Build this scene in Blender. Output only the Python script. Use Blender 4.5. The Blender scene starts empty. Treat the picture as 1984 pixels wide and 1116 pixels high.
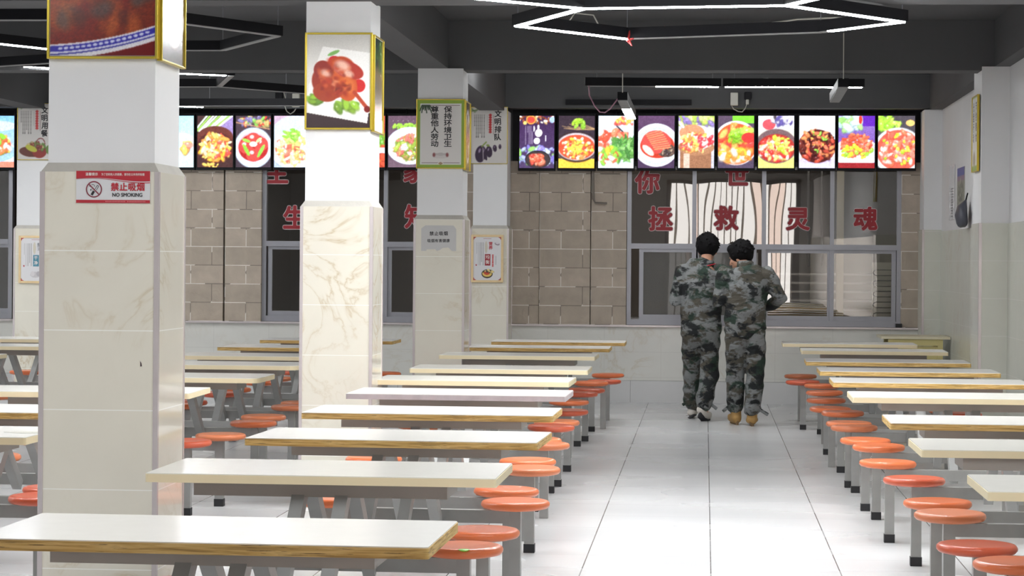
import bpy, math, random
import numpy as np
from mathutils import Vector, Matrix

# ------------------------------------------------------------------ camera
C = bpy.context.scene.collection
SC = bpy.context.scene
FPX, PX, PY, ROLL, EYE = 4400.0, 992.0, 503.2, 0.0075, 1.5
YAW = math.atan(374 / FPX)
cam_data = bpy.data.cameras.new('camera')
cam_data.sensor_fit = 'HORIZONTAL'
cam_data.sensor_width = 36.0
cam_data.lens = 36.0 * FPX / 1984.0
cam_data.shift_y = -(558 - PY) / 1984.0
cam_data.clip_end = 200
cam = bpy.data.objects.new('camera', cam_data)
C.objects.link(cam)
cam.location = (0, 0, EYE)
cam.rotation_euler = (Matrix.Rotation(YAW, 3, 'Z') @ Matrix.Rotation(math.pi / 2, 3, 'X') @ Matrix.Rotation(ROLL, 3, 'Z')).to_euler()
SC.camera = cam
# ------------------------------------------------------------------ light set-up
SC.view_settings.view_transform = 'Standard'
SC.view_settings.look = 'None'
SC.view_settings.gamma = 1.0
SC.view_settings.use_curve_mapping = False
SC.view_settings.exposure = 0.0
LAMP = 110.0          # radiance of a lit LED strip
DAY = 5.5            # radiance of the daylit strip curtain of the entrance
SCREEN = 1.5        # radiance of the menu screens
w = bpy.data.worlds.new('world')
SC.world = w
w.use_nodes = True
w.node_tree.nodes['Background'].inputs[0].default_value = (.62, .75, 1, 1)
w.node_tree.nodes['Background'].inputs[1].default_value = 0.3
try:
    SC.cycles.max_bounces = 8
    SC.cycles.diffuse_bounces = 4
    SC.cycles.sample_clamp_indirect = 6.0
except Exception:
    pass

rnd = random.Random(7)
_s, _c = math.sin(YAW), math.cos(YAW)


def _ray(x, y):
    du, dv = x - PX, y - PY
    uc = du * math.cos(ROLL) + dv * math.sin(ROLL)
    vc = -du * math.sin(ROLL) + dv * math.cos(ROLL)
    return (-_s * FPX + _c * uc, _c * FPX + _s * uc, -vc)


def on_y(x, y, Y):
    d = _ray(x, y); t = Y / d[1]
    return d[0] * t, EYE + d[2] * t


def on_z(x, y, z):
    d = _ray(x, y); t = (z - EYE) / d[2]
    return d[0] * t, d[1] * t


def on_x(x, y, X):
    d = _ray(x, y); t = X / d[0]
    return d[1] * t, EYE + d[2] * t


def lin(c):
    return tuple((v / 12.92 if v <= .04045 else ((v + .055) / 1.055) ** 2.4) for v in c)


def rgb(r, g, b):
    return lin((r / 255, g / 255, b / 255))


# ------------------------------------------------------------------ mesh helpers
class MB:
    def __init__(self):
        self.v, self.f = [], []

    def add(self, verts, faces):
        n = len(self.v)
        self.v += [tuple(p) for p in verts]
        self.f += [tuple(i + n for i in f) for f in faces]
        return self

    def box(self, x0, x1, y0, y1, z0, z1):
        return self.add([(x0, y0, z0), (x1, y0, z0), (x1, y1, z0), (x0, y1, z0), (x0, y0, z1), (x1, y0, z1), (x1, y1, z1), (x0, y1, z1)],
                        [(3, 2, 1, 0), (4, 5, 6, 7), (0, 1, 5, 4), (1, 2, 6, 5), (2, 3, 7, 6), (3, 0, 4, 7)])

    def bar(self, p0, p1, a, b, up=(0, 0, 1)):
        p0, p1 = Vector(p0), Vector(p1)
        d = (p1 - p0).normalized(); up = Vector(up)
        s = d.cross(up)
        if s.length < 1e-4: s = d.cross(Vector((1, 0, 0)))
        s.normalize(); u = s.cross(d).normalized()
        q = []
        for p in (p0, p1):
            for (i, j) in ((-1, -1), (1, -1), (1, 1), (-1, 1)):
                q.append(p + s * (i * a / 2) + u * (j * b / 2))
        return self.add(q, [(3, 2, 1, 0), (4, 5, 6, 7), (0, 1, 5, 4), (1, 2, 6, 5), (2, 3, 7, 6), (3, 0, 4, 7)])

    def sweep(self, pts, radii, n=12, up=(0, 1, 0), cap=True):
        pts = [Vector(p) for p in pts]
        rr = [(r, r) if not isinstance(r, (tuple, list)) else r for r in radii]
        m = len(pts); rings = []
        for i in range(m):
            t = (pts[min(i + 1, m - 1)] - pts[max(i - 1, 0)]).normalized()
            rings.append((pts[i], t, rr[i]))
        if cap:
            def capring(p, t, r, sgn):
                k = min(r)
                return [(p + t * (sgn * k * .55), t, (r[0] * .8, r[1] * .8)), (p + t * (sgn * k * .88), t, (r[0] * .42, r[1] * .42))]
            a = capring(*rings[0], -1); b = capring(*rings[-1], 1)
            rings = [a[1], a[0]] + rings + b
        base = len(self.v); upv = Vector(up)
        for p, t, r in rings:
            s = t.cross(upv)
            if s.length < 1e-3: s = t.cross(Vector((1, 0, 0)))
            s.normalize(); u = s.cross(t).normalized()
            for k in range(n):
                a = 2 * math.pi * k / n
                self.v.append(tuple(p + s * (r[0] * math.cos(a)) + u * (r[1] * math.sin(a))))
        for i in range(len(rings) - 1):
            for k in range(n):
                a, b = base + i * n + k, base + i * n + (k + 1) % n
                self.f.append((a, b, b + n, a + n))
        self.f.append(tuple(base + k for k in reversed(range(n))))
        self.f.append(tuple(base + (len(rings) - 1) * n + k for k in range(n)))
        return self

    def tube(self, pts, r, n=8):
        return self.sweep(pts, [r] * len(pts), n=n, up=(.3, .2, 1), cap=False)

    def lathe(self, prof, n=32, at=(0, 0, 0)):
        b = len(self.v)
        for (r, z) in prof:
            for k in range(n):
                a = 2 * math.pi * k / n
                self.v.append((at[0] + r * math.cos(a), at[1] + r * math.sin(a), at[2] + z))
        for i in range(len(prof) - 1):
            for k in range(n):
                p, q = b + i * n + k, b + i * n + (k + 1) % n
                self.f.append((p, q, q + n, p + n))
        self.f.append(tuple(b + k for k in reversed(range(n))))
        self.f.append(tuple(b + (len(prof) - 1) * n + k for k in range(n)))
        return self

    def ell(self, c, r, n=14, m=9):
        b = len(self.v)
        for i in range(1, m):
            th = math.pi * i / m
            for k in range(n):
                a = 2 * math.pi * k / n
                self.v.append((c[0] + r[0] * math.sin(th) * math.cos(a), c[1] + r[1] * math.sin(th) * math.sin(a), c[2] - r[2] * math.cos(th)))
        for i in range(m - 2):
            for k in range(n):
                p, q = b + i * n + k, b + i * n + (k + 1) % n
                self.f.append((p, q, q + n, p + n))
        lo, hi = len(self.v), len(self.v) + 1
        self.v += [(c[0], c[1], c[2] - r[2]), (c[0], c[1], c[2] + r[2])]
        for k in range(n):
            self.f.append((lo, b + (k + 1) % n, b + k))
            self.f.append((hi, b + (m - 2) * n + k, b + (m - 2) * n + (k + 1) % n))
        return self

    def prism(self, poly, z0, z1):
        n = len(poly)
        self.add([(x, y, z0) for x, y in poly] + [(x, y, z1) for x, y in poly],
                 [tuple(reversed(range(n))), tuple(range(n, 2 * n))] + [(i, (i + 1) % n, (i + 1) % n + n, i + n) for i in range(n)])
        return self

    def mesh(self, name):
        me = bpy.data.meshes.new(name)
        me.from_pydata(self.v, [], self.f)
        me.update()
        return me

    def build(self, name, m, parent=None, smooth=False, bevel=0):
        me = self.mesh(name)
        o = bpy.data.objects.new(name, me)
        C.objects.link(o)
        if m: me.materials.append(m)
        if parent: o.parent = parent
        if smooth:
            me.polygons.foreach_set('use_smooth', [True] * len(me.polygons))
        if bevel:
            b = o.modifiers.new('bevel', 'BEVEL'); b.width = bevel; b.segments = 2; b.limit_method = 'ANGLE'
        return o


def rrect(x0, x1, y0, y1, r, n=5):
    out = []
    for cx, cy, a0 in ((x1 - r, y1 - r, 0), (x0 + r, y1 - r, 90), (x0 + r, y0 + r, 180), (x1 - r, y0 + r, 270)):
        for k in range(n + 1):
            a = math.radians(a0 + 90 * k / n)
            out.append((cx + r * math.cos(a), cy + r * math.sin(a)))
    return out


def tag(o, label=None, cat=None, group=None, kind=None):
    if label: o['label'] = label
    if cat: o['category'] = cat
    if group: o['group'] = group
    if kind: o['kind'] = kind
    return o


def thing(name, label, cat, loc=(0, 0, 0), rz=0, group=None, kind=None):
    o = bpy.data.objects.new(name, None)
    o.empty_display_size = .1
    C.objects.link(o)
    o.location = loc; o.rotation_euler = (0, 0, rz)
    return tag(o, label, cat, group, kind)


def text_geo(s, size, bold=0.0, vertical=False, pitch=1.0, sx=1.0):
    """flat text mesh in the XY plane, first glyph's top left near the origin"""
    mb = MB()
    items = list(s) if vertical else [s]
    for i, ch in enumerate(items):
        cu = bpy.data.curves.new('t', 'FONT')
        cu.body = ch; cu.size = size; cu.resolution_u = 3
        cu.space_character = 1.0 if vertical else pitch
        o = bpy.data.objects.new('t', cu); C.objects.link(o)
        dg = bpy.context.evaluated_depsgraph_get()
        me = bpy.data.meshes.new_from_object(o.evaluated_get(dg))
        vs = [(v.co.x * sx, v.co.y - (i * size * pitch if vertical else 0), 0) for v in me.vertices]
        fs = [tuple(p.vertices) for p in me.polygons]
        mb.add(vs, fs)
        for k in range(8 if bold else 0):       # heavier strokes: thin layers shifted round a circle
            a = 6.2832 * k / 8
            mb.add([(p[0] + bold * size * math.cos(a), p[1] + bold * size * math.sin(a), (k + 1) * 2e-5) for p in vs], fs)
        bpy.data.objects.remove(o); bpy.data.meshes.remove(me); bpy.data.curves.remove(cu)
    return mb


def text_part(name, s, m, parent, x, z, size, y=-.002, bold=0.0, vertical=False, pitch=1.0, center=False, sx=1.0, rot=0):
    """text on a local front face (looking towards -Y); x is the left edge (or the centre), z the baseline of the first line"""
    g = text_geo(s, size, bold, vertical, pitch, sx)
    if center and g.v:
        mx = (max(p[0] for p in g.v) + min(p[0] for p in g.v)) / 2
        g.v = [(p[0] - mx, p[1], p[2]) for p in g.v]
    ca, sa = math.cos(rot), math.sin(rot)
    g.v = [(x + p[0] * ca - p[1] * sa, y - p[2], z + p[0] * sa + p[1] * ca) for p in g.v]
    return g.build(name, m, parent)


# ------------------------------------------------------------------ materials
def new_mat(name):
    m = bpy.data.materials.new(name); m.use_nodes = True
    nt = m.node_tree
    return m, nt, nt.nodes['Principled BSDF']


def N(nt, typ, **kw):
    n = nt.nodes.new(typ)
    for k, v in kw.items():
        if k.startswith('i_'):
            key = k[2:]
            key = int(key) if key.isdigit() else key
            n.inputs[key].default_value = v
        else:
            setattr(n, k, v)
    return n


def L(nt, a, b): nt.links.new(a, b)


def M2(nt, op, a, b=None, c=None, clamp=False):
    n = nt.nodes.new('ShaderNodeMath'); n.operation = op; n.use_clamp = clamp
    for i, v in enumerate((a, b, c)):
        if v is None: continue
        if isinstance(v, (int, float)): n.inputs[i].default_value = v
        else: nt.links.new(v, n.inputs[i])
    return n.outputs[0]


def MIX(nt, f, a, b):
    n = nt.nodes.new('ShaderNodeMix'); n.data_type = 'RGBA'
    for i, v in ((0, f), (6, a), (7, b)):
        if isinstance(v, (int, float)): n.inputs[i].default_value = v
        elif isinstance(v, tuple): n.inputs[i].default_value = (*v[:3], 1)
        else: nt.links.new(v, n.inputs[i])
    return n.outputs[2]


def coords(nt, scale=(1, 1, 1), kind='Object'):
    tc = nt.nodes.new('ShaderNodeTexCoord'); mp = nt.nodes.new('ShaderNodeMapping')
    mp.inputs['Scale'].default_value = scale
    L(nt, tc.outputs[kind], mp.inputs[0])
    return mp.outputs[0]


def noise(nt, co, scale, detail=3, dist=0.0, rough=.5):
    n = N(nt, 'ShaderNodeTexNoise', i_Scale=scale, i_Detail=detail, i_Distortion=dist, i_Roughness=rough)
    L(nt, co, n.inputs['Vector'])
    return n.outputs['Fac']


def ramp(nt, f, stops, const=False):
    r = nt.nodes.new('ShaderNodeValToRGB')
    if const: r.color_ramp.interpolation = 'CONSTANT'
    e = r.color_ramp.elements
    while len(e) < len(stops): e.new(.5)
    for el, (p, c) in zip(e, stops):
        el.position = p; el.color = (*c, 1)
    L(nt, f, r.inputs[0])
    return r.outputs[0]


def bump(nt, h, p, strength=.3, dist=.01):
    b = N(nt, 'ShaderNodeBump', i_Strength=strength, i_Distance=dist)
    L(nt, h, b.inputs['Height']); L(nt, b.outputs[0], p.inputs['Normal'])


def plain(name, col, rough=.5, metal=0.0, var=.12, scale=9, spec=.5, bmp=0.0, coat=0.0):
    m, nt, p = new_mat(name)
    co = coords(nt)
    f = noise(nt, co, scale, 4)
    L(nt, MIX(nt, f, tuple(v * (1 - var) for v in col), tuple(min(1, v * (1 + var)) for v in col)), p.inputs['Base Color'])
    p.inputs['Roughness'].default_value = rough
    p.inputs['Metallic'].default_value = metal
    p.inputs['Specular IOR Level'].default_value = spec
    p.inputs['Coat Weight'].default_value = coat
    if bmp: bump(nt, noise(nt, co, scale * 6, 3), p, bmp, .004)
    return m


def emit(name, col, strength):
    m = bpy.data.materials.new(name); m.use_nodes = True
    nt = m.node_tree; nt.nodes.clear()
    e = N(nt, 'ShaderNodeEmission', i_Color=(*col, 1), i_Strength=strength); o = nt.nodes.new('ShaderNodeOutputMaterial')
    L(nt, e.outputs[0], o.inputs[0])
    return m


def joint(nt, c, period, off, width):
    """1 on the joint lines of a repeating coordinate"""
    f = M2(nt, 'FRACT', M2(nt, 'DIVIDE', M2(nt, 'SUBTRACT', c, off), period))
    return M2(nt, 'LESS_THAN', f, width / period)


def sep(nt, co):
    s = nt.nodes.new('ShaderNodeSeparateXYZ'); L(nt, co, s.inputs[0])
    return s.outputs


def tile_mat(name, base, vein, zper=None, zoff=0, xper=None, xoff=0, yper=None, yoff=0, rough=.12, jcol=(.80, .78, .72), jw=.004, veinf=.55, seed=0.0):
    m, nt, p = new_mat(name)
    co = coords(nt); x, y, z = sep(nt, co)
    mp = N(nt, 'ShaderNodeMapping'); mp.inputs['Location'].default_value = (seed, seed * 1.7, seed * .3)
    L(nt, co, mp.inputs[0]); cs = mp.outputs[0]
    n1 = noise(nt, cs, 2.1, 5, 1.9, .55)
    ridge = M2(nt, 'POWER', M2(nt, 'SUBTRACT', 1.0, M2(nt, 'ABSOLUTE', M2(nt, 'MULTIPLY', M2(nt, 'SUBTRACT', n1, .5), 2.0))), 26.0)
    msk = M2(nt, 'MULTIPLY', M2(nt, 'SUBTRACT', noise(nt, cs, 1.3, 2), .48), 5.0, clamp=True)
    vf = M2(nt, 'MULTIPLY', M2(nt, 'MULTIPLY', ridge, msk), veinf)
    cloud = noise(nt, cs, 3.2, 4, .6)
    c0 = MIX(nt, cloud, tuple(v * .93 for v in base), tuple(min(1, v * 1.05) for v in base))
    col = MIX(nt, vf, c0, vein)
    j = None
    for cc, per, off in ((z, zper, zoff), (x, xper, xoff), (y, yper, yoff)):
        if per:
            k = joint(nt, cc, per, off, jw)
            j = k if j is None else M2(nt, 'MAXIMUM', j, k)
    if j is not None:
        col = MIX(nt, j, col, jcol)
    L(nt, col, p.inputs['Base Color'])
    p.inputs['Roughness'].default_value = rough
    if rough >= .2: p.inputs['Specular IOR Level'].default_value = .3
    return m


def attr_mat(name, emission=0.0, rough=.25):
    m = bpy.data.materials.new(name); m.use_nodes = True
    nt = m.node_tree
    a = N(nt, 'ShaderNodeAttribute', attribute_name='Col')
    p = nt.nodes['Principled BSDF']
    if emission:
        nt.nodes.remove(p)
        e = N(nt, 'ShaderNodeEmission', i_Strength=emission)
        L(nt, a.outputs[0], e.inputs[0]); L(nt, e.outputs[0], nt.nodes['Material Output'].inputs[0])
    else:
        L(nt, a.outputs[0], p.inputs['Base Color']); p.inputs['Roughness'].default_value = rough
    return m


def wood_edge(name):
    m, nt, p = new_mat(name)
    co = coords(nt, (3, 3, 55))
    f = noise(nt, co, 2.2, 5, .4)
    c = ramp(nt, f, [(.25, rgb(128, 98, 50)), (.45, rgb(190, 154, 86)), (.62, rgb(214, 182, 118)), (.8, rgb(158, 124, 68))])
    g = M2(nt, 'GREATER_THAN', noise(nt, coords(nt, (4, 4, 130)), 2.0, 4, .3), .64)
    L(nt, MIX(nt, M2(nt, 'MULTIPLY', g, .8), c, rgb(60, 40, 22)), p.inputs['Base Color'])
    p.inputs['Roughness'].default_value = .6
    return m


def floor_mat():
    m, nt, p = new_mat('floor_tiles')
    co = coords(nt); x, y, z = sep(nt, co)
    X0, Y0, PXX, PYY = .036, .05, .624, .605
    jx = joint(nt, x, PXX, X0, .006)
    jy = joint(nt, y, PYY, Y0, .0045)
    cell = N(nt, 'ShaderNodeCombineXYZ')
    L(nt, M2(nt, 'FLOOR', M2(nt, 'DIVIDE', M2(nt, 'SUBTRACT', x, X0), PXX)), cell.inputs[0])
    L(nt, M2(nt, 'FLOOR', M2(nt, 'DIVIDE', M2(nt, 'SUBTRACT', y, Y0), PYY)), cell.inputs[1])
    wn = N(nt, 'ShaderNodeTexWhiteNoise', noise_dimensions='3D'); L(nt, cell.outputs[0], wn.inputs[0])
    st = noise(nt, coords(nt, (.8, 1.6, 1)), .9, 0, .2)
    t = M2(nt, 'ADD', M2(nt, 'MULTIPLY', wn.outputs[0], .6), M2(nt, 'MULTIPLY', st, .4))
    c = MIX(nt, t, (.635, .64, .645), (.70, .702, .705))
    c = MIX(nt, M2(nt, 'MULTIPLY', M2(nt, 'GREATER_THAN', noise(nt, co, 14, 2), .80), .5), c, (.35, .34, .33))
    c = MIX(nt, M2(nt, 'MULTIPLY', jy, .42), c, (.22, .22, .22))
    c = MIX(nt, jx, c, (.16, .16, .165))
    L(nt, c, p.inputs['Base Color'])
    L(nt, M2(nt, 'ADD', .20, M2(nt, 'MULTIPLY', st, .12)), p.inputs['Roughness'])
    return m


def stone_mat():
    m, nt, p = new_mat('stone_cladding')
    tc = N(nt, 'ShaderNodeTexCoord'); s = nt.nodes.new('ShaderNodeSeparateXYZ'); L(nt, tc.outputs['Object'], s.inputs[0])
    cb = nt.nodes.new('ShaderNodeCombineXYZ'); L(nt, s.outputs[0], cb.inputs[0]); L(nt, s.outputs[2], cb.inputs[1])
    b = N(nt, 'ShaderNodeTexBrick', offset=.5, offset_frequency=2, squash=1.0)
    b.inputs['Scale'].default_value = 1.0
    b.inputs['Mortar Size'].default_value = .005
    b.inputs['Mortar Smooth'].default_value = .2
    b.inputs['Brick Width'].default_value = .46
    b.inputs['Row Height'].default_value = .2
    b.inputs['Color1'].default_value = (*rgb(176, 164, 150), 1)
    b.inputs['Color2'].default_value = (*rgb(188, 175, 161), 1)
    b.inputs['Mortar'].default_value = (*rgb(140, 131, 122), 1)
    L(nt, cb.outputs[0], b.inputs[0])
    co = coords(nt)
    f = noise(nt, co, 6, 5, .4)
    c = MIX(nt, f, (.68, .68, .68), (1.12, 1.1, 1.08))
    mul = N(nt, 'ShaderNodeMix', data_type='RGBA', blend_type='MULTIPLY'); mul.inputs[0].default_value = 1
    L(nt, b.outputs[0], mul.inputs[6]); L(nt, c, mul.inputs[7])
    gl = M2(nt, 'MULTIPLY', b.outputs[1], M2(nt, 'GREATER_THAN', noise(nt, co, 3.1, 1), .47))
    L(nt, MIX(nt, gl, mul.outputs[2], rgb(222, 216, 208)), p.inputs['Base Color'])
    p.inputs['Roughness'].default_value = .75
    bump(nt, M2(nt, 'ADD', M2(nt, 'MULTIPLY', noise(nt, co, 9, 4, 1.0), 1.0), M2(nt, 'MULTIPLY', b.outputs[1], -1.0)), p, .6, .02)
    return m


def glass_mat(name, refl, tint, wav=.22, dust=0.0):
    m = bpy.data.materials.new(name); m.use_nodes = True
    nt = m.node_tree; nt.nodes.clear()
    o = nt.nodes.new('ShaderNodeOutputMaterial')
    t = N(nt, 'ShaderNodeBsdfTransparent', i_Color=(tint, tint * .985, tint * .96, 1))
    g = N(nt, 'ShaderNodeBsdfGlossy', i_Color=(1, 1, 1, 1), i_Roughness=.006)
    mx = nt.nodes.new('ShaderNodeMixShader')
    lw = N(nt, 'ShaderNodeFresnel', i_IOR=1.5)
    L(nt, M2(nt, 'ADD', refl, lw.outputs[0], clamp=True), mx.inputs[0])
    if dust:
        df = N(nt, 'ShaderNodeBsdfDiffuse', i_Color=(.5, .49, .47, 1)); dm = nt.nodes.new('ShaderNodeMixShader'); dm.inputs[0].default_value = dust
        L(nt, t.outputs[0], dm.inputs[1]); L(nt, df.outputs[0], dm.inputs[2]); L(nt, dm.outputs[0], mx.inputs[1])
    else:
        L(nt, t.outputs[0], mx.inputs[1])
    L(nt, g.outputs[0], mx.inputs[2]); L(nt, mx.outputs[0], o.inputs[0])
    h = noise(nt, coords(nt, (2.0, 1, .5)), 1.5, 0, .2)
    b = N(nt, 'ShaderNodeBump', i_Strength=wav, i_Distance=.006)
    L(nt, h, b.inputs['Height']); L(nt, b.outputs[0], g.inputs['Normal'])
    return m


def camo_mat(name, seed, warm):
    m, nt, p = new_mat(name)
    mp = N(nt, 'ShaderNodeMapping'); tc = N(nt, 'ShaderNodeTexCoord'); L(nt, tc.outputs['Object'], mp.inputs[0])
    mp.inputs['Location'].default_value = (seed, seed * .7, seed * 1.3); mp.inputs['Scale'].default_value = (.8, .8, 1.25)
    mp.inputs['Rotation'].default_value = (0, .25, 0)
    co = mp.outputs[0]
    f = noise(nt, co, 6.6, 5, .35, .6)
    g = noise(nt, co, 5.4, 5, .5, .6)
    h = noise(nt, co, 9.0, 6, .3, .65)
    c = MIX(nt, noise(nt, co, 3, 2), rgb(96, 99, 100), rgb(136, 138, 138))
    c = MIX(nt, M2(nt, 'MULTIPLY', M2(nt, 'SUBTRACT', h, .50 - warm * .03), 14, clamp=True), c, rgb(76, 72, 63))
    c = MIX(nt, M2(nt, 'MULTIPLY', M2(nt, 'SUBTRACT', g, .515), 16, clamp=True), c, rgb(36, 54, 44))
    c = MIX(nt, M2(nt, 'MULTIPLY', M2(nt, 'SUBTRACT', f, .525), 16, clamp=True), c, rgb(20, 23, 25))
    L(nt, c, p.inputs['Base Color'])
    p.inputs['Roughness'].default_value = .85
    bump(nt, noise(nt, coords(nt, (1, 1, 2.2)), 7, 3, 1.2), p, .55, .03)
    return m


MAT = {}
MAT['laminate'] = plain('white_laminate', (.80, .785, .745), .22, var=.03, scale=14)
MAT['laminate_cream'] = plain('cream_laminate', (.79, .775, .715), .24, var=.03, scale=14)
MAT['edge_cream'] = plain('cream_edge_band', rgb(226, 212, 176), .45, var=.05)
MAT['edge_grey'] = plain('worn_grey_edge', rgb(176, 166, 168), .55, var=.2, scale=16)
MAT['edge_wood'] = wood_edge('raw_plywood_edge')
MAT['paint_grey'] = plain('grey_paint_frame', rgb(148, 142, 136), .45, var=.1, scale=6)
MAT['steel'] = plain('dull_steel', rgb(150, 150, 148), .38, .35, var=.22, scale=7, bmp=.08)
MAT['seat'] = plain('orange_plastic', rgb(216, 112, 66), .3, var=.06, scale=5)
MAT['seat_dark'] = plain('orange_red_plastic', rgb(200, 90, 60), .3, var=.06, scale=5)
MAT['seat_worn'] = plain('faded_orange_plastic', rgb(204, 118, 78), .34, var=.08, scale=5)
MAT['rubber'] = plain('black_rubber', (.012, .012, .014), .6)
MAT['black'] = plain('black_metal', (.010, .010, .012), .55, spec=.15)
MAT['plaster'] = plain('white_plaster', (.755, .755, .76), .8, var=.04, scale=3, bmp=.05)
MAT['mortar'] = plain('rough_mortar', rgb(188, 184, 176), .9, var=.15, scale=12, bmp=.4)
MAT['ceiling'] = plain('dark_grey_paint', (.085, .085, .088), .8, var=.1, scale=2)
MAT['trim'] = plain('pale_metal_bead', rgb(205, 196, 196), .25, .3, var=.08)
MAT['tile_pillar'] = tile_mat('marble_tile_pillar', (.73, .695, .60), rgb(176, 150, 100), zper=.302, zoff=1.822, rough=.09, jcol=(.86, .85, .80), seed=3.1)
MAT['tile_wall'] = tile_mat('marble_tile_wall', (.64, .645, .575), rgb(180, 158, 118), zper=.302, zoff=1.82, yper=.6, yoff=.2, xper=9.0, xoff=-30, rough=.2, jcol=(.72, .71, .67), seed=8.2, veinf=.35)
MAT['tile_dado'] = tile_mat('marble_tile_dado', (.655, .65, .61), rgb(178, 158, 122), zper=.27, zoff=.262, xper=.6, xoff=.14, rough=.14, jcol=(.56, .55, .52), seed=5.5, veinf=.4)
MAT['tile_base'] = tile_mat('grey_skirting_tile', (.60, .60, .60), (.5, .5, .5), xper=.62, xoff=-.78, rough=.18, jcol=(.22, .22, .22), seed=1.2, veinf=.1)
MAT['floor'] = floor_mat()
MAT['stone'] = stone_mat()
MAT['alu'] = plain('aluminium_frame', rgb(150, 150, 156), .38, .45, var=.06)
MAT['glass'] = glass_mat('window_glass', .05, .86)
MAT['glass_dusty'] = glass_mat('dusty_window_glass', -.03, .6, .1, .22)
MAT['gold'] = plain('gold_frame', rgb(190, 168, 62), .28, .8, var=.1)
MAT['wood_frame'] = plain('pale_wood_frame', rgb(222, 196, 150), .4, var=.12, scale=20)
MAT['picture'] = attr_mat('printed_picture', 0, .22)
MAT['print_matt'] = attr_mat('printed_paper', 0, .5)
MAT['screen'] = attr_mat('lit_screen_picture', SCREEN)
MAT['lamp_on'] = emit('lit_led_strip', (.965, .985, 1), LAMP)
MAT['lamp_dim'] = emit('lit_led_strip_far', (.965, .985, 1), LAMP * .7)
MAT['lamp_off'] = plain('unlit_diffuser', rgb(150, 150, 150), .6)
MAT['red_ink'] = plain('red_ink', rgb(176, 32, 46), .5, var=.05)
MAT['red_film'] = plain('red_film', rgb(146, 14, 30), .5, var=.05)
MAT['white_film'] = plain('white_film', rgb(205, 190, 190), .6, var=.05)
MAT['ink'] = plain('black_ink', (.012, .01, .014), .5)
MAT['white_ink'] = plain('white_ink', (.8, .72, .68), .5, var=.03)
MAT['skin'] = plain('skin', rgb(190, 142, 116), .5, var=.08, scale=12)
MAT['hair'] = plain('black_hair', (.006, .0055, .006), .75, var=.4, scale=40, bmp=.4, spec=.12)
MAT['stainless'] = plain('stainless_steel', rgb(150, 148, 146), .28, .8, var=.1)
MAT['kitchen'] = plain('kitchen_wall', rgb(120, 112, 104), .7, var=.12, scale=3)
MAT['desk'] = plain('yellow_cream_paint', rgb(198, 186, 128), .5, var=.06)
MAT['desk_top'] = plain('desk_top_cream', rgb(214, 206, 178), .4, var=.05)
MAT['dark_wood'] = plain('dark_brown_wood', rgb(62, 50, 40), .6)
MAT['white_plastic'] = plain('white_plastic', rgb(205, 203, 192), .45)
MAT['cable_white'] = plain('white_cable', rgb(190, 188, 180), .5)
MAT['cable_red'] = plain('red_cable', rgb(200, 60, 60), .5)
MAT['cable_pink'] = plain('pink_cable', rgb(190, 140, 160), .5)

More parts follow.
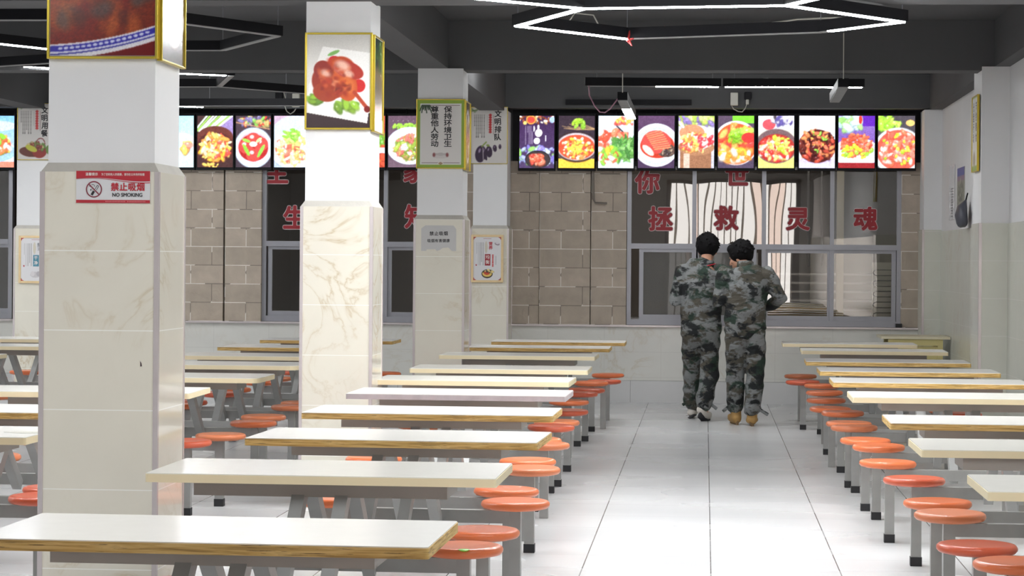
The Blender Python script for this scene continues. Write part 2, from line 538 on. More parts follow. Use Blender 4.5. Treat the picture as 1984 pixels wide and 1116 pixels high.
# ------------------------------------------------------------------ small picture painter (colours of the printed or shown pictures)
class Canvas:
    def __init__(s, w, h, bg, seed=1):
        s.w, s.h = w, h
        s.a = np.ones((h, w, 3)) * np.array(bg) / 255.0
        s.y, s.x = np.mgrid[0:h, 0:w]
        s.x = (s.x + .5) / w; s.y = (s.y + .5) / h
        s.r = np.random.default_rng(seed); s.asp = w / h

    def mix(s, m, col):
        m = np.clip(m, 0, 1)[..., None]
        s.a = s.a * (1 - m) + m * np.array(col) / 255.0

    def rect(s, x0, y0, x1, y1, col, a=1):
        s.mix(((s.x >= x0) & (s.x <= x1) & (s.y >= y0) & (s.y <= y1)) * a, col)

    def grad(s, c0, c1, y0=0, y1=1, rows=(0, 1)):
        t = np.clip((s.y - y0) / (y1 - y0), 0, 1)[..., None]
        m = ((s.y >= rows[0]) & (s.y <= rows[1]))[..., None]
        s.a = np.where(m, np.array(c0) / 255 * (1 - t) + np.array(c1) / 255 * t, s.a)

    def el(s, cx, cy, rx, ry, col, ang=0, soft=.06, a=1, clip=None):
        dx, dy = (s.x - cx) * s.asp, (s.y - cy)
        ca, sa = math.cos(ang), math.sin(ang)
        u, v = dx * ca + dy * sa, -dx * sa + dy * ca
        d = np.sqrt((u / (rx * s.asp)) ** 2 + (v / ry) ** 2)
        m = np.clip((1 - d) / soft + .5, 0, 1) * a
        if clip is not None: m = m * clip
        s.mix(m, col)
        return d < 1

    def line(s, x0, y0, x1, y1, wd, col, a=1):
        ax, ay, bx, by = x0 * s.asp, y0, x1 * s.asp, y1
        px, py = s.x * s.asp, s.y
        t = np.clip(((px - ax) * (bx - ax) + (py - ay) * (by - ay)) / max(1e-9, (bx - ax) ** 2 + (by - ay) ** 2), 0, 1)
        d = np.hypot(px - ax - t * (bx - ax), py - ay - t * (by - ay))
        s.mix(np.clip((wd - d) * s.h + .5, 0, 1) * a, col)

    def food(s, cx, cy, rx, ry, pal, n, size, stretch=1.6, hi=.35, clip=None):
        if s.w < 80: n, size = int(n * 2.0), size * .68
        for i in range(n):
            r, t = math.sqrt(s.r.random()), s.r.random() * 6.283
            x, y = cx + rx * r * math.cos(t), cy + ry * r * math.sin(t)
            k = size * (.6 + .8 * s.r.random()); an = s.r.random() * 3.14
            c = np.array(pal[s.r.integers(len(pal))]) * (.85 + .25 * s.r.random())
            s.el(x, y + k * .25, k * stretch / s.asp * .95, k * .85, np.clip(c * .72, 0, 255), an, .5, .7, clip)
            s.el(x, y, k * stretch / s.asp * .85, k * .7, np.clip(c * 1.05 + 6, 0, 255), an, .5, 1, clip)
            if s.r.random() < hi:
                s.el(x - k * .2, y - k * .25, k * .35 / s.asp, k * .18, np.clip(c * .4 + 165, 0, 255), an, .5, .8, clip)

    def bowl(s, cx, cy, rx, ry, rim, inner, w=.1):
        s.el(cx, cy, rx, ry, rim, soft=.03)
        s.el(cx, cy + ry * .04, rx * (1 - w), ry * (1 - w), inner, soft=.05)

    def grain(s, amt):
        s.a = np.clip(s.a * (1 + amt * (s.r.random((s.h, s.w, 1)) - .5)), 0, 1)

    def blur(s, k=1):
        for _ in range(k):
            p = np.pad(s.a, ((1, 1), (1, 1), (0, 0)), 'edge')
            s.a = (p[1:-1, 1:-1] * 2 + p[:-2, 1:-1] + p[2:, 1:-1] + p[1:-1, :-2] + p[1:-1, 2:]) / 6

    def build(s, name, m, parent, W, H, x=0.0, z=0.0, y=-.001):
        """flat picture, centred on local x, bottom edge at local z, facing local -Y"""
        w, h = s.w, s.h
        gx = x - W / 2 + W * np.arange(w) / (w - 1); gz = z + H - H * np.arange(h) / (h - 1)
        X, Z = np.meshgrid(gx, gz)
        co = np.stack([X, np.full_like(X, y), Z], -1).reshape(-1, 3)
        idx = np.arange(w * h).reshape(h, w)
        q = np.stack([idx[1:, :-1], idx[1:, 1:], idx[:-1, 1:], idx[:-1, :-1]], -1).reshape(-1, 4)
        me = bpy.data.meshes.new(name)
        me.from_pydata(co.tolist(), [], q.tolist())
        a = np.clip(s.a, 0, 1)
        lincol = np.where(a <= .04045, a / 12.92, ((a + .055) / 1.055) ** 2.4).reshape(-1, 3)
        ca = me.color_attributes.new('Col', 'FLOAT_COLOR', 'POINT')
        ca.data.foreach_set('color', np.concatenate([lincol, np.ones((w * h, 1))], 1).astype(np.float32).ravel())
        me.materials.append(m)
        o = bpy.data.objects.new(name, me); C.objects.link(o)
        if parent: o.parent = parent
        return o


# ================================================================== ROOM
XL, XR, YF, YB, HC, HB = -9.5, 2.42, -3.2, 24.1, 3.45, 3.045
S = dict(kind='structure')


def struct(name, mb, m, **k):
    return tag(mb.build(name, m, **k), kind='structure')


struct('floor', MB().box(XL - .2, XR + .2, YF - .2, 28.2, -.1, 0), MAT['floor'])
struct('ceiling', MB().box(XL - .2, XR + .2, YF - .2, 28.2, HC, HC + .1), MAT['ceiling'])
for y0 in (3.1, 8.3, 13.45, 18.45):
    struct('ceiling_beam', MB().box(XL, XR + .1, y0, y0 + .3, HB, HC), MAT['ceiling'])
struct('ceiling_beam', MB().box(XL, XR + .1, 23.75, 24.2, HB + .05, HC), MAT['ceiling'])
for x0 in (-2.36, -7.2):
    struct('ceiling_beam', MB().box(x0, x0 + .26, YF, 24.1, HB + .012, HC), MAT['ceiling'])
struct('ceiling_beam', MB().box(XR - .12, XR + .1, YF, 24.1, HB + .03, HC), MAT['ceiling'])
# right wall: tiled dado, white plaster above, with two pilasters
struct('wall_right', MB().box(XR, XR + .2, YF, 24.3, 0, HC), MAT['plaster'])
struct('wall_right_tiles', MB().box(XR - .012, XR, YF, 24.1, 0, 1.822), MAT['tile_wall'])
struct('wall_left', MB().box(XL - .2, XL, YF, 24.3, 0, HC), MAT['plaster'])
# front wall with the daylit entrance
struct('wall_front', MB().box(XL, -.95, YF - .2, YF, 0, HC).box(2.1, XR, YF - .2, YF, 0, HC).box(-.95, 2.1, YF - .2, YF, 3.1, HC), MAT['plaster'])
# back wall
zs = .80
struct('wall_back', MB().box(XL, XR, 24.06, 24.3, .232, zs), MAT['tile_dado'])
struct('baseboard_back', MB().box(XL, XR, 24.05, 24.3, 0, .23), MAT['tile_base'])
struct('wall_back_upper', MB().box(XL, XR, 24.1, 24.3, 2.5, HC), MAT['ceiling'])
struct('trim_1', MB().box(XL, XR, 24.02, 24.14, zs, zs + .018), MAT['trim'])


def wx(px, y=450, Y=24.1): return on_y(px, y, Y)[0]


def stone_panel(px0, px1, front=24.07, y=450):
    a, b = wx(px0, y), wx(px1, y)
    o = struct('wall_back_stone', MB().box(0, b - a, 0, 24.3 - front, 0, 2.55 - zs - .018), MAT['stone'])
    o.location = (a, front, zs + .018)
    return o


for a, b, f in ((984, 1045, 24.075), (1046, 1144, 24.05), (1145.5, 1214, 24.068), (1746, 1792, 24.075), (90, 330, 24.06), (331, 434, 24.06), (438, 508, 24.05), (905, 986, 24.08)):
    stone_panel(a, b, f)
struct('wall_back_stone', MB().box(-9.5, -8.6, 24.07, 24.3, zs + .018, 2.55), MAT['stone'])


def pilaster(y0, y1, x0, ztop):
    t = thing('pilaster', None, None, kind='structure')
    MB().box(x0 + .014, XR, y0 + .012, y1 - .012, ztop, HB + .03).build('plaster_shaft', MAT['plaster'], t)
    MB().box(x0, XR, y0, y1, 0, ztop).build('tile_cladding', MAT['tile_wall'], t)
    MB().box(x0 - .003, x0 + .02, y0 - .003, y0 + .02, 0, ztop).build('corner_trim', MAT['trim'], t)


pilaster(18.42, 18.98, 2.185, 1.822)
pilaster(23.62, 24.1, 2.225, 1.84)


def pillar(cx, yf, wd, dp, ztop, label):
    t = thing('pillar', label, None, kind='structure')
    h = wd / 2; x0, x1, y0, y1 = cx - h, cx + h, yf, yf + dp
    MB().box(x0, x1, y0, y1, 0, ztop).build('tile_cladding', MAT['tile_pillar'], t)
    i = .022
    MB().box(x0 + i, x1 - i, y0 + i, y1 - i, ztop, HB + .012).build('plaster_shaft', MAT['plaster'], t)
    m = MB()
    a = [(x0, y0), (x1, y0), (x1, y1), (x0, y1)]
    b = [(x0 + i, y0 + i), (x1 - i, y0 + i), (x1 - i, y1 - i), (x0 + i, y1 - i)]
    m.add([(x, y, ztop) for x, y in a] + [(x, y, ztop + .035) for x, y in b], [(0, 1, 5, 4), (1, 2, 6, 5), (2, 3, 7, 6), (3, 0, 4, 7)])
    m.build('mortar_cap', MAT['mortar'], t)
    for x, y in a:
        sx, sy = (1 if x == x0 else -1), (1 if y == y0 else -1)
        MB().box(min(x - .003 * sx, x + .016 * sx), max(x - .003 * sx, x + .016 * sx), min(y - .003 * sy, y + .016 * sy), max(y - .003 * sy, y + .016 * sy), 0, ztop).build('corner_trim', MAT['trim'], t)
    return t


PIL = [(-2.29, 8.45, .456, .44, 1.822), (-2.207, 13.5, .436, .44, 1.812), (-2.162, 18.4, .416, .42, 1.825), (-2.243, 23.6, .4, .46, 1.823), (-7.067, 23.4, .385, .66, 1.79)]
for p, n in zip(PIL, ('nearest tiled pillar', 'second tiled pillar', 'third tiled pillar', 'tiled pillar at the back wall', 'far left tiled pillar at the back wall')):
    pillar(*p, n)

# ------------------------------------------------------------------ serving windows
def window(name, x_edges, lower, glyphs):
    t = thing(name, None, None, kind='structure')
    z0, zm, z1 = zs + .02, 1.655, 2.5
    yf = 24.10
    x0, x1 = x_edges[0], x_edges[-1]
    f = MB()
    f.box(x0, x0 + .045, yf, yf + .08, z0, z1).box(x1 - .045, x1, yf, yf + .08, z0, z1)
    f.box(x0 + .045, x1 - .045, yf + .001, yf + .079, z0, z0 + .06).box(x0 + .045, x1 - .045, yf + .001, yf + .079, z1 - .03, z1).box(x0 + .045, x1 - .045, yf - .006, yf + .078, zm - .028, zm + .028)
    f.build('window_frame', MAT['alu'], t)
    for a in x_edges[1:-1]:
        MB().box(a - .022, a + .022, yf - .004, yf + .07, z0 + .0605, zm - .0285).box(a - .022, a + .022, yf - .004, yf + .07, zm + .0285, z1 - .0305).build('mullion', MAT['alu'], t)
    for a, b in zip(x_edges[:-1], x_edges[1:]):
        o = MB().box(-(b - a) / 2, (b - a) / 2, 0, .005, 0, z1 - zm - .03).build('pane', MAT['glass'], t)
        o.location = ((a + b) / 2, yf + .03, zm + .02)
        o.rotation_euler = (.0042 + rnd.uniform(-.001, .001), 0, rnd.uniform(-.002, .002))
    for (a, b, dusty) in lower:
        s = MB()
        yy = yf + (.012 if dusty else .034)
        za, zb = z0 + .06, zm - .028
        s.box(a, a + .045, yy, yy + .03, za, zb).box(b - .045, b, yy, yy + .03, za, zb).box(a + .045, b - .045, yy + .001, yy + .029, za, za + .05).box(a + .045, b - .045, yy + .001, yy + .029, zb - .035, zb)
        fr = s.build('sliding_sash', MAT['alu'], t)
        MB().box(a + .04, b - .04, yy + .012, yy + .017, za + .04, zb - .03).build('pane', MAT['glass_dusty' if dusty else 'glass'], fr)
    for ch, px, py, sz, faint in glyphs:
        X, Z = on_y(px, py, yf + .01)
        g = text_part('letter_sticker', ch, MAT['red_film'], t, X, Z - sz * .37, sz, yf + .012, .034, center=True)
        text_part('sticker_border', ch, MAT['white_film'], g, X, Z - sz * .37, sz, yf + .016, .06, center=True)
    return t


W1 = [wx(1215), wx(1345), wx(1480), wx(1612), wx(1746)]
window('window_1', W1, [(W1[0] + .13, wx(1352), True), (wx(1346), wx(1466), True), (W1[2], W1[3], False), (W1[3] - .02, W1[4] - .05, False)],
       [('拯', 1280, 424, .265, 0), ('救', 1407, 423, .265, 0), ('灵', 1546, 424, .255, 0), ('魂', 1677, 424, .255, 0), ('你', 1254, 352, .265, 1), ('世', 1428, 340, .255, 1)])
W2 = [wx(508), wx(622), wx(747), wx(840), wx(906)]
window('window_2', W2, [(W2[0] + .06, W2[1] + .03, False), (W2[1], W2[2], False), (W2[2] + .02, W2[3], False), (W2[3], W2[4], True)],
       [('生', 571, 422, .265, 0), ('知', 806, 420, .265, 0), ('主', 536, 334, .265, 1), ('家', 803, 333, .25, 1)])
W3 = [-8.6, -8.05, wx(24, 450)]
window('window_3', W3, [(W3[0], W3[1], False), (W3[1], W3[2], False)], [])
# ------------------------------------------------------------------ kitchen behind the glass
struct('wall_kitchen', MB().box(XL, XR, 28.0, 28.2, 0, HC).box(XL - .2, XL, 24.3, 28.2, 0, HC).box(XR, XR + .2, 24.3, 28.2, 0, HC), MAT['kitchen'])
t = thing('kitchen_counter', 'long stainless kitchen counter seen through the serving windows', 'counter', (0, 0, 0))
MB().box(-8.5, 2.2, 24.75, 25.35, .84, .88).build('worktop', MAT['stainless'], t)
MB().box(-8.4, 2.1, 24.8, 25.3, 0, .84).build('cabinet_body', MAT['stainless'], t)
t = thing('kitchen_shelf_rack', 'stainless slatted shelf rack behind the glass right of the two people', 'shelf', (1.0, 26.3, 0))
m = MB()
for x in (-.42, .95):
    for y in (-.3, .3):
        m.box(x - .02, x + .02, y - .02, y + .02, 0, 1.6)
m.build('upright', MAT['stainless'], t)
for z in (.95, 1.05, 1.15, 1.25, 1.35):
    m = MB()
    for k in range(4): m.box(-.42, .95, -.3 + k * .17, -.24 + k * .17, z, z + .02)
    m.build('shelf', MAT['stainless'], t)
x = wx(1628, 450, 25.9)
tag(MB().box(x - .04, x + .04, 25.9, 25.98, 0, 3).build('kitchen_post', MAT['desk_top'], None), 'pale cream upright post behind the right end window', 'post')
for px_, lab in ((1566, 'left of the two thin steel pipes hanging behind the third window pane'), (1592, 'right of the two thin steel pipes hanging behind the third window pane')):
    x = wx(px_, 400, 25.6)
    tag(MB().tube([(x, 25.6, 3.4), (x, 25.6, 2.2), (x + .01, 25.6, 1.45)], .014).build('steel_pipe', MAT['stainless'], None, smooth=True), lab, 'pipe')
t = thing('wire_rack', 'grey panel with looped dark wire rack at the right end of the window', 'rack', (wx(1716, 550, 24.6), 24.62, 0))
MB().box(-.14, .16, .06, .08, .88, 1.5).build('back_panel', MAT['white_plastic'], t)
for k in range(5):
    z = 1.42 - k * .115
    MB().tube([(.16, 0, z), (-.1, 0, z), (-.125, 0, z - .012), (-.132, 0, z - .03), (-.125, 0, z - .048), (-.1, 0, z - .06), (.16, 0, z - .06)], .006, 6).build('wire_loop', MAT['black'], t)
tag(MB().box(wx(1700, 550, 24.6), wx(1740, 550, 24.6), 24.64, 24.672, .885, 1.2).build('foil_box', MAT['stainless'], None), 'silver foil wrapped box standing behind the wire rack', 'box')
kl = bpy.data.lights.new('kitchen_fill_light', 'AREA'); kl.energy = 16; kl.size = 2.5; kl.color = (1, .93, .86)  # unseen fill light added to lift the dark kitchen, no fixture
ko = bpy.data.objects.new('kitchen_fill_light', kl); C.objects.link(ko); ko.location = (-1.5, 26.6, 3.38)
for kx, ke in ((1.7, 7), (-3.8, 4)):  # two more added fills, for kitchen faces turned to the window
    kl = bpy.data.lights.new('kitchen_fill_light', 'AREA'); kl.energy = ke; kl.size = .6; kl.color = (1, .95, .9)
    ko = bpy.data.objects.new('kitchen_fill_light', kl); C.objects.link(ko); ko.location = (kx, 24.6, 3.2); ko.rotation_euler = (.25, 0, 0)
# ------------------------------------------------------------------ entrance behind the camera with daylit strip curtain
t = thing('door_1', None, None, kind='structure')
MB().box(-.95, -.85, YF - .2, YF + .03, 0, 3.1).box(2.0, 2.1, YF - .2, YF + .03, 0, 3.1).box(-.95, 2.1, YF - .2, YF + .03, 3.02, 3.1).build('door_frame', MAT['alu'], t)
day1, day2 = emit('daylit_strip', (1, .96, .925), DAY), emit('daylit_pink_strip', (1, .80, .70), DAY * .95)
for k in range(19):
    x = -.85 + k * .15
    o = MB().box(x + .008 + rnd.random() * .016, x + .142 - rnd.random() * .016, YF - .06 - .01 * (k % 2), YF - .056 - .01 * (k % 2), .03, 3.02).build('curtain_strip', day2 if k in (3, 12, 13, 15, 16) else day1, t)
MB().box(-.85, 2.0, YF - .13, YF - .12, 0, 3.02).build('backing', MAT['kitchen'], t)

# ================================================================== CANTEEN TABLES
PROTO = {}


def proto_mesh(key, mb, m, smooth=False):
    if key not in PROTO:
        me = mb.mesh(key)
        me.materials.append(m)
        if smooth: me.polygons.foreach_set('use_smooth', [True] * len(me.polygons))
        PROTO[key] = me
    return PROTO[key]


def inst(name, me, parent, loc=(0, 0, 0)):
    o = bpy.data.objects.new(name, me); C.objects.link(o); o.parent = parent; o.location = loc
    return o


TL, TD, TZ = 1.21, .6, .76
SEAT_PROF = [(.02, -.006), (.118, -.006), (.124, -.002), (.143, .0), (.151, .009), (.1525, .016), (.150, .025), (.143, .031), (.132, .0335), (.118, .032), (.06, .0295), (.01, .029)]


def table(label, group, cx, cy, edge, rot=0.0, top_dx=0.0, top_dy=0.0, rounded=False, seats=None, seed=0):
    r = random.Random(seed)
    t = thing('canteen_table', label, 'table', (cx, cy, 0), rot, group)
    rad = .07 if rounded else .012
    lam = 'laminate_cream' if edge == 'cream' else 'laminate'
    slab = proto_mesh(f'tabletop_{lam}_{rounded}', MB().prism(rrect(-TL / 2 + .002, TL / 2 - .002, -TD / 2 + .002, TD / 2 - .002, rad), TZ - .03, TZ), MAT[lam])
    top = inst('tabletop', slab, t, (top_dx, top_dy, 0))
    po, pi = rrect(-TL / 2, TL / 2, -TD / 2, TD / 2, rad), rrect(-TL / 2 + .002, TL / 2 - .002, -TD / 2 + .002, TD / 2 - .002, rad)
    n = len(po); ring = MB()
    ring.add([(x, y, TZ - .031) for x, y in po] + [(x, y, TZ - .003) for x, y in po] + [(x, y, TZ - .003) for x, y in pi] + [(x, y, TZ - .031) for x, y in pi],
             [(i, (i + 1) % n, (i + 1) % n + n, i + n) for i in range(n)] + [(i + n, (i + 1) % n + n, (i + 1) % n + 2 * n, i + 2 * n) for i in range(n)] + [(i + 3 * n, (i + 1) % n + 3 * n, (i + 1) % n, i) for i in range(n)])
    inst('edge_band', proto_mesh(f'edge_{edge}_{rounded}', ring, MAT['edge_' + edge]), top)
    fr = MB().box(-.44, .44, -.15, -.12, .68, .73).box(-.44, .44, .12, .15, .68, .73).box(-.44, -.41, -.12, .12, .68, .73).box(.41, .44, -.12, .12, .68, .73)
    inst('support_frame', proto_mesh('support_frame', fr, MAT['paint_grey']), t)
    for sx in (-1, 1):
        for sy in (-1, 1):
            lg = MB().bar((sx * .075, sy * .095, .70), (sx * .075, sy * .50, .335), .055, .045, up=(1, 0, 0))
            # square leg: keep the wide side facing along the table
            inst('leg', proto_mesh(f'leg_{sx}_{sy}', lg, MAT['steel']), t)
    for sy in (-1, 1):
        inst('cross_beam', proto_mesh('cross_beam', MB().box(-.42, .42, -.022, .022, .335, .392), MAT['steel']), t, (0, sy * .54, 0))
    seats = seats or 'a'
    for sx in (-1, 1):
        for sy in (-1, 1):
            jx, jy = r.uniform(-.012, .012), r.uniform(-.012, .012)
            lg = inst('seat_leg', proto_mesh('seat_leg', MB().box(-.025, .025, -.025, .025, 0.001, .402).box(-.045, .045, -.045, .045, .398, .405), MAT['steel']), t, (sx * .42, sy * .54, 0))
            if r.random() < .62:
                inst('foot_cap', proto_mesh('foot_cap', MB().box(-.028, .028, -.028, .028, 0, .045), MAT['rubber']), lg)
            k = r.choice(['seat', 'seat', 'seat_dark', 'seat_worn'])
            st = inst('stool_seat', proto_mesh('stool_' + k, MB().lathe(SEAT_PROF, 40), MAT[k], True), t, (sx * .42 + jx, sy * .54 + jy, .405))
            st.rotation_euler = (r.uniform(-.012, .012), r.uniform(-.012, .012), 0)
    return t


GL, GR, GF = 'canteen tables in the row left of the aisle', 'canteen tables in the row right of the aisle', 'canteen tables in the row beyond the pillars'
LT = [
    ('white canteen table with battered plywood edge, nearest to the camera left of the aisle', -1.30, 6.10, 'wood', -.02, .0, .0),
    ('cream edged canteen table just behind the nearest one, left of the aisle', -1.31, 7.86, 'cream', -.01, .01, .08),
    ('plywood edged canteen table, third from the front left of the aisle', -1.265, 9.48, 'wood', -.035, 0, 0),
    ('plywood edged canteen table, fourth from the front left of the aisle', -1.315, 11.08, 'wood', -.015, 0, -.02),
    ('white canteen table with worn grey edge, left of the aisle', -1.35, 12.63, 'grey', -.015, 0, 0),
    ('cream canteen table right behind the grey edged one, left of the aisle', -1.415, 14.06, 'cream', -.02, 0, 0),
    ('cream canteen table, seventh from the front left of the aisle', -1.385, 15.56, 'cream', 0, 0, 0),
    ('cream canteen table showing its grey frame, third from the back left of the aisle', -1.44, 17.75, 'cream', -.01, 0, 0),
    ('plywood edged canteen table, second from the back left of the aisle', -1.40, 19.35, 'wood', 0, 0, 0),
    ('plywood edged canteen table, rearmost left of the aisle, nearest the serving window', -1.32, 20.75, 'wood', .01, 0, 0)]
for i, (lab, cx, cy, e, rot, dx, dy) in enumerate(LT):
    table(lab, GL, cx, cy, e, rot, dx, dy, seed=100 + i)
RT = [
    ('cream canteen table, nearest to the camera right of the aisle', 1.525, 7.70, 'cream', 0, 0, .07),
    ('cream canteen table, second from the front right of the aisle', 1.465, 9.27, 'cream', 0, 0, .13),
    ('plywood edged canteen table, third from the front right of the aisle', 1.465, 10.83, 'wood', -.01, 0, .04),
    ('cream canteen table, fourth from the front right of the aisle', 1.42, 12.84, 'cream', -.01, 0, .02),
    ('plywood edged canteen table right behind the fourth, right of the aisle', 1.40, 14.38, 'wood', -.01, 0, .02),
    ('plywood edged canteen table, fourth from the back right of the aisle', 1.39, 15.80, 'wood', -.01, 0, .02),
    ('plywood edged canteen table, third from the back right of the aisle', 1.365, 17.3, 'wood', -.02, 0, 0),
    ('cream canteen table, second from the back right of the aisle, before the desk', 1.42, 19.4, 'cream', -.02, 0, 0),
    ('cream canteen table, rearmost right of the aisle', 1.315, 21.0, 'cream', -.02, 0, 0)]
for i, (lab, cx, cy, e, rot, dx, dy) in enumerate(RT):
    table(lab, GR, cx, cy, e, rot, dx, dy, seed=200 + i)
FT = [
    ('cream edged table left of the nearest pillar with a grey smudge on its top', -3.36, 9.36, 'cream', 0, False),
    ('plywood edged table left of the nearest pillar, behind the smudged one', -3.4, 10.8, 'wood', 0, False),
    ('cream table whose square right end pokes out beside the nearest pillar', -3.4, 12.44, 'cream', .02, False),
    ('rounded corner cream table between the pillars, in front of its twin', -3.33, 14.05, 'cream', 0, True),
    ('rounded corner cream table between the pillars, behind its twin', -3.39, 15.7, 'cream', 0, True),
    ('cream table between the pillars with its whole left end showing', -3.4, 17.15, 'cream', 0, True),
    ('plywood edged table between the pillars, second from the back wall', -3.42, 18.85, 'wood', 0, False),
    ('plywood edged table between the pillars, nearest the back wall', -3.4, 20.55, 'wood', 0, False)]
for i, (lab, cx, cy, e, rot, rd) in enumerate(FT):
    table(lab, GF, cx, cy, e, rot, 0, 0, rd, seed=300 + i)
GG = 'canteen tables at the far left'
for i, (lab, cx, cy, e) in enumerate([
        ('cream table whose right end shows at the left picture edge', -5.86, 16.5, 'cream'),
        ('cream table far left, in front of the rearmost one there', -5.86, 18.5, 'cream'),
        ('rearmost cream table far left below the framed notice', -5.86, 20.1, 'cream')]):
    table(lab, GG, cx, cy, e, 0, seed=400 + i)
# marks on tops and seats
sm = on_z(55, 838, .76)
m = MB().lathe([(.012, 0), (.02, .004), (.021, .006), (.012, .0075), (.004, .008)], 14)
g = on_z(899, 1066, .436)
tag(m.build('green_bottle_cap', plain('green_plastic', rgb(132, 208, 70), .4), None), 'flat green bottle cap lying on an orange stool seat', 'bottle cap').location = (g[0], g[1], .4325)
smb = MB().prism([(.09 * math.cos(a / 14 * 6.283) * (1 + .2 * math.sin(a * 2.1)), .05 * math.sin(a / 14 * 6.283)) for a in range(14)], 0, .0008)
so = tag(smb.build('grey_smudge', plain('grey_stain', rgb(190, 188, 176), .5), None), 'grey smudge on the cream table left of the nearest pillar', 'stain')
so.location = (sm[0], sm[1], .7602)

# desk at the right back
t = thing('yellow_desk', 'old pale yellow wooden desk against the right wall near the back', 'desk', (2.09, 22.55, 0))
MB().box(-.36, .31, -.02, .62, .75, .775).build('desk_top', MAT['desk_top'], t)
MB().box(-.24, .19, .012, .03, .12, .68).build('front_panel', MAT['desk'], t)
MB().box(-.24, .19, -.005, .03, .685, .748).build('top_rail', MAT['desk'], t)
for x in (-.29, .19):
    for y in (0, .54): MB().box(x, x + .05, y - .01, y + .04, 0, .748).build('leg', MAT['desk'], t)
MB().box(-.285, -.25, .045, .53, .15, .70).build('side_panel', MAT['dark_wood'], t)
MB().box(.2, .235, .045, .53, .15, .70).build('side_panel', MAT['dark_wood'], t)

# ================================================================== LAMPS
def lamp(label, bars, z, group='LED strip lamps under the ceiling', drops=(), name='hexagon_lamp', roses=(), dim=False):
    """bars: (x0,y0,x1,y1,lit[,lit_from,lit_to]) black housings with a diffuser along the underside"""
    cx = sum(b[0] + b[2] for b in bars) / (2 * len(bars)); cy = sum(b[1] + b[3] for b in bars) / (2 * len(bars))
    t = thing(name, label, 'ceiling lamp', (cx, cy, z), 0, group)
    for b in bars:
        p, q = Vector((b[0] - cx, b[1] - cy, 0)), Vector((b[2] - cx, b[3] - cy, 0))
        d = (q - p).normalized()
        h = MB().bar(p - d * .02 + Vector((0, 0, .035)), q + d * .02 + Vector((0, 0, .035)), .06, .07).build('housing', MAT['black'], t)
        segs = [(0, 1, b[4])] if len(b) == 5 else [(0, b[5], 0), (b[5], b[6], 1), (b[6], 1, 0)]
        for a, e, lit in segs:
            if e - a < .01: continue
            pa, pe = p + (q - p) * a, p + (q - p) * e
            MB().bar(pa + Vector((0, 0, -.002)), pe + Vector((0, 0, -.002)), .047, .008).build('diffuser', MAT[('lamp_dim' if dim else 'lamp_on') if lit else 'lamp_off'], h)
    for x, y in roses:
        MB().tube([(x - cx, y - cy, .07), (x - cx, y - cy, HC - z)], .0025, 5).build('suspension_wire', MAT['alu'], t)
        MB().lathe([(.03, HC - z - .03), (.03, HC - z - .002)], 14, (x - cx, y - cy, 0)).build('ceiling_rose', MAT['black'], t)
    return t


def hexa(cx, cy, s, lit, rot=0.0):
    P = [(cx + s * math.cos(math.radians(60 * k + rot)), cy + s * math.sin(math.radians(60 * k + rot))) for k in range(6)]
    return [(*P[k], *P[(k + 1) % 6], lit[k]) for k in range(6)], P


HZ = 3.06
HA = 2.955
V = [on_z(*p, HA) for p in ((1525, 10), (1130, 16), (1003, 50), (1215, 75), (1590, 62), (1748, 42))]
A = [(*V[0], *V[1], 1), (*V[1], *V[2], 1), (*V[2], *V[3], 1), (*V[3], *V[4], 0), (*V[4], *V[5], 1, .12, 1), (*V[5], *V[0], 1),
     (*V[1], V[1][0] - 1.2, V[1][1] - 1.09, 1), (*V[0], V[0][0] + .5, V[0][1] - 1.15, 1)]
ta = lamp('lit hexagon LED lamp hanging over the aisle with an unlit far bar', A, HA, roses=(V[2], V[3], V[4], V[5]))
# red tape and loose cables on the unlit bar
o = ta.location
tag(MB().tube([(V[3][0] + .02, V[3][1] - .03, HA + .05), (V[3][0] + .01, V[3][1] - .04, HA), (V[3][0] + .03, V[3][1] - .04, HA - .05), (V[3][0] + .0, V[3][1] - .04, HA - .02), (V[3][0] + .14, V[3][1] - .02, HA + .05), (V[3][0] + .25, V[3][1], HA + .075)], .009, 6).build('red_tape', MAT['cable_red'], None, smooth=True),
    'red tape tied round the far left corner of the hexagon lamp', 'tape')
tag(MB().tube([(V[3][0] - .15, V[3][1] - .05, HA + .02), (V[3][0] - .22, V[3][1] - .05, HA + .15), (V[3][0] - .34, V[3][1] - .08, HA + .16), (V[3][0] - .4, V[3][1] - .1, HA + .07)], .005, 6).build('white_cable', MAT['cable_white'], None, smooth=True),
    'short white cable looping up left of the red tape on the hexagon lamp', 'cable')
tag(MB().tube([(V[3][0] + .9, V[3][1] - .2, HA + .075), (V[3][0] + 1.1, V[3][1] - .2, HA + .105), (V[3][0] + 1.35, V[3][1] - .25, HA + .11), (V[3][0] + 1.6, V[3][1] - .3, HA + .075)], .006, 6).build('white_cable', MAT['cable_white'], None, smooth=True),
    'long white cable lying along the unlit far bar of the hexagon lamp', 'cable')
# second fixture over the far end of the aisle
z2 = 3.0
B = [on_z(*p, z2) for p in ((1138, 166), (1392, 168), (1405, 168), (1670, 169))]
lamp('LED bar with gaps in its light, left one of the pair above the screens', [(*B[0], *B[1], 1, .52, 1)], z2, name='bar_lamp', roses=((B[0][0] + .08, B[0][1]), (B[1][0] - .05, B[1][1])), dim=True)
lamp('straight lit LED bar, right one of the pair above the menu screens', [(*B[2], *B[3], 1)], z2, name='bar_lamp', roses=((B[2][0] + .08, B[2][1]), (B[3][0] - .18, B[3][1])), dim=True)


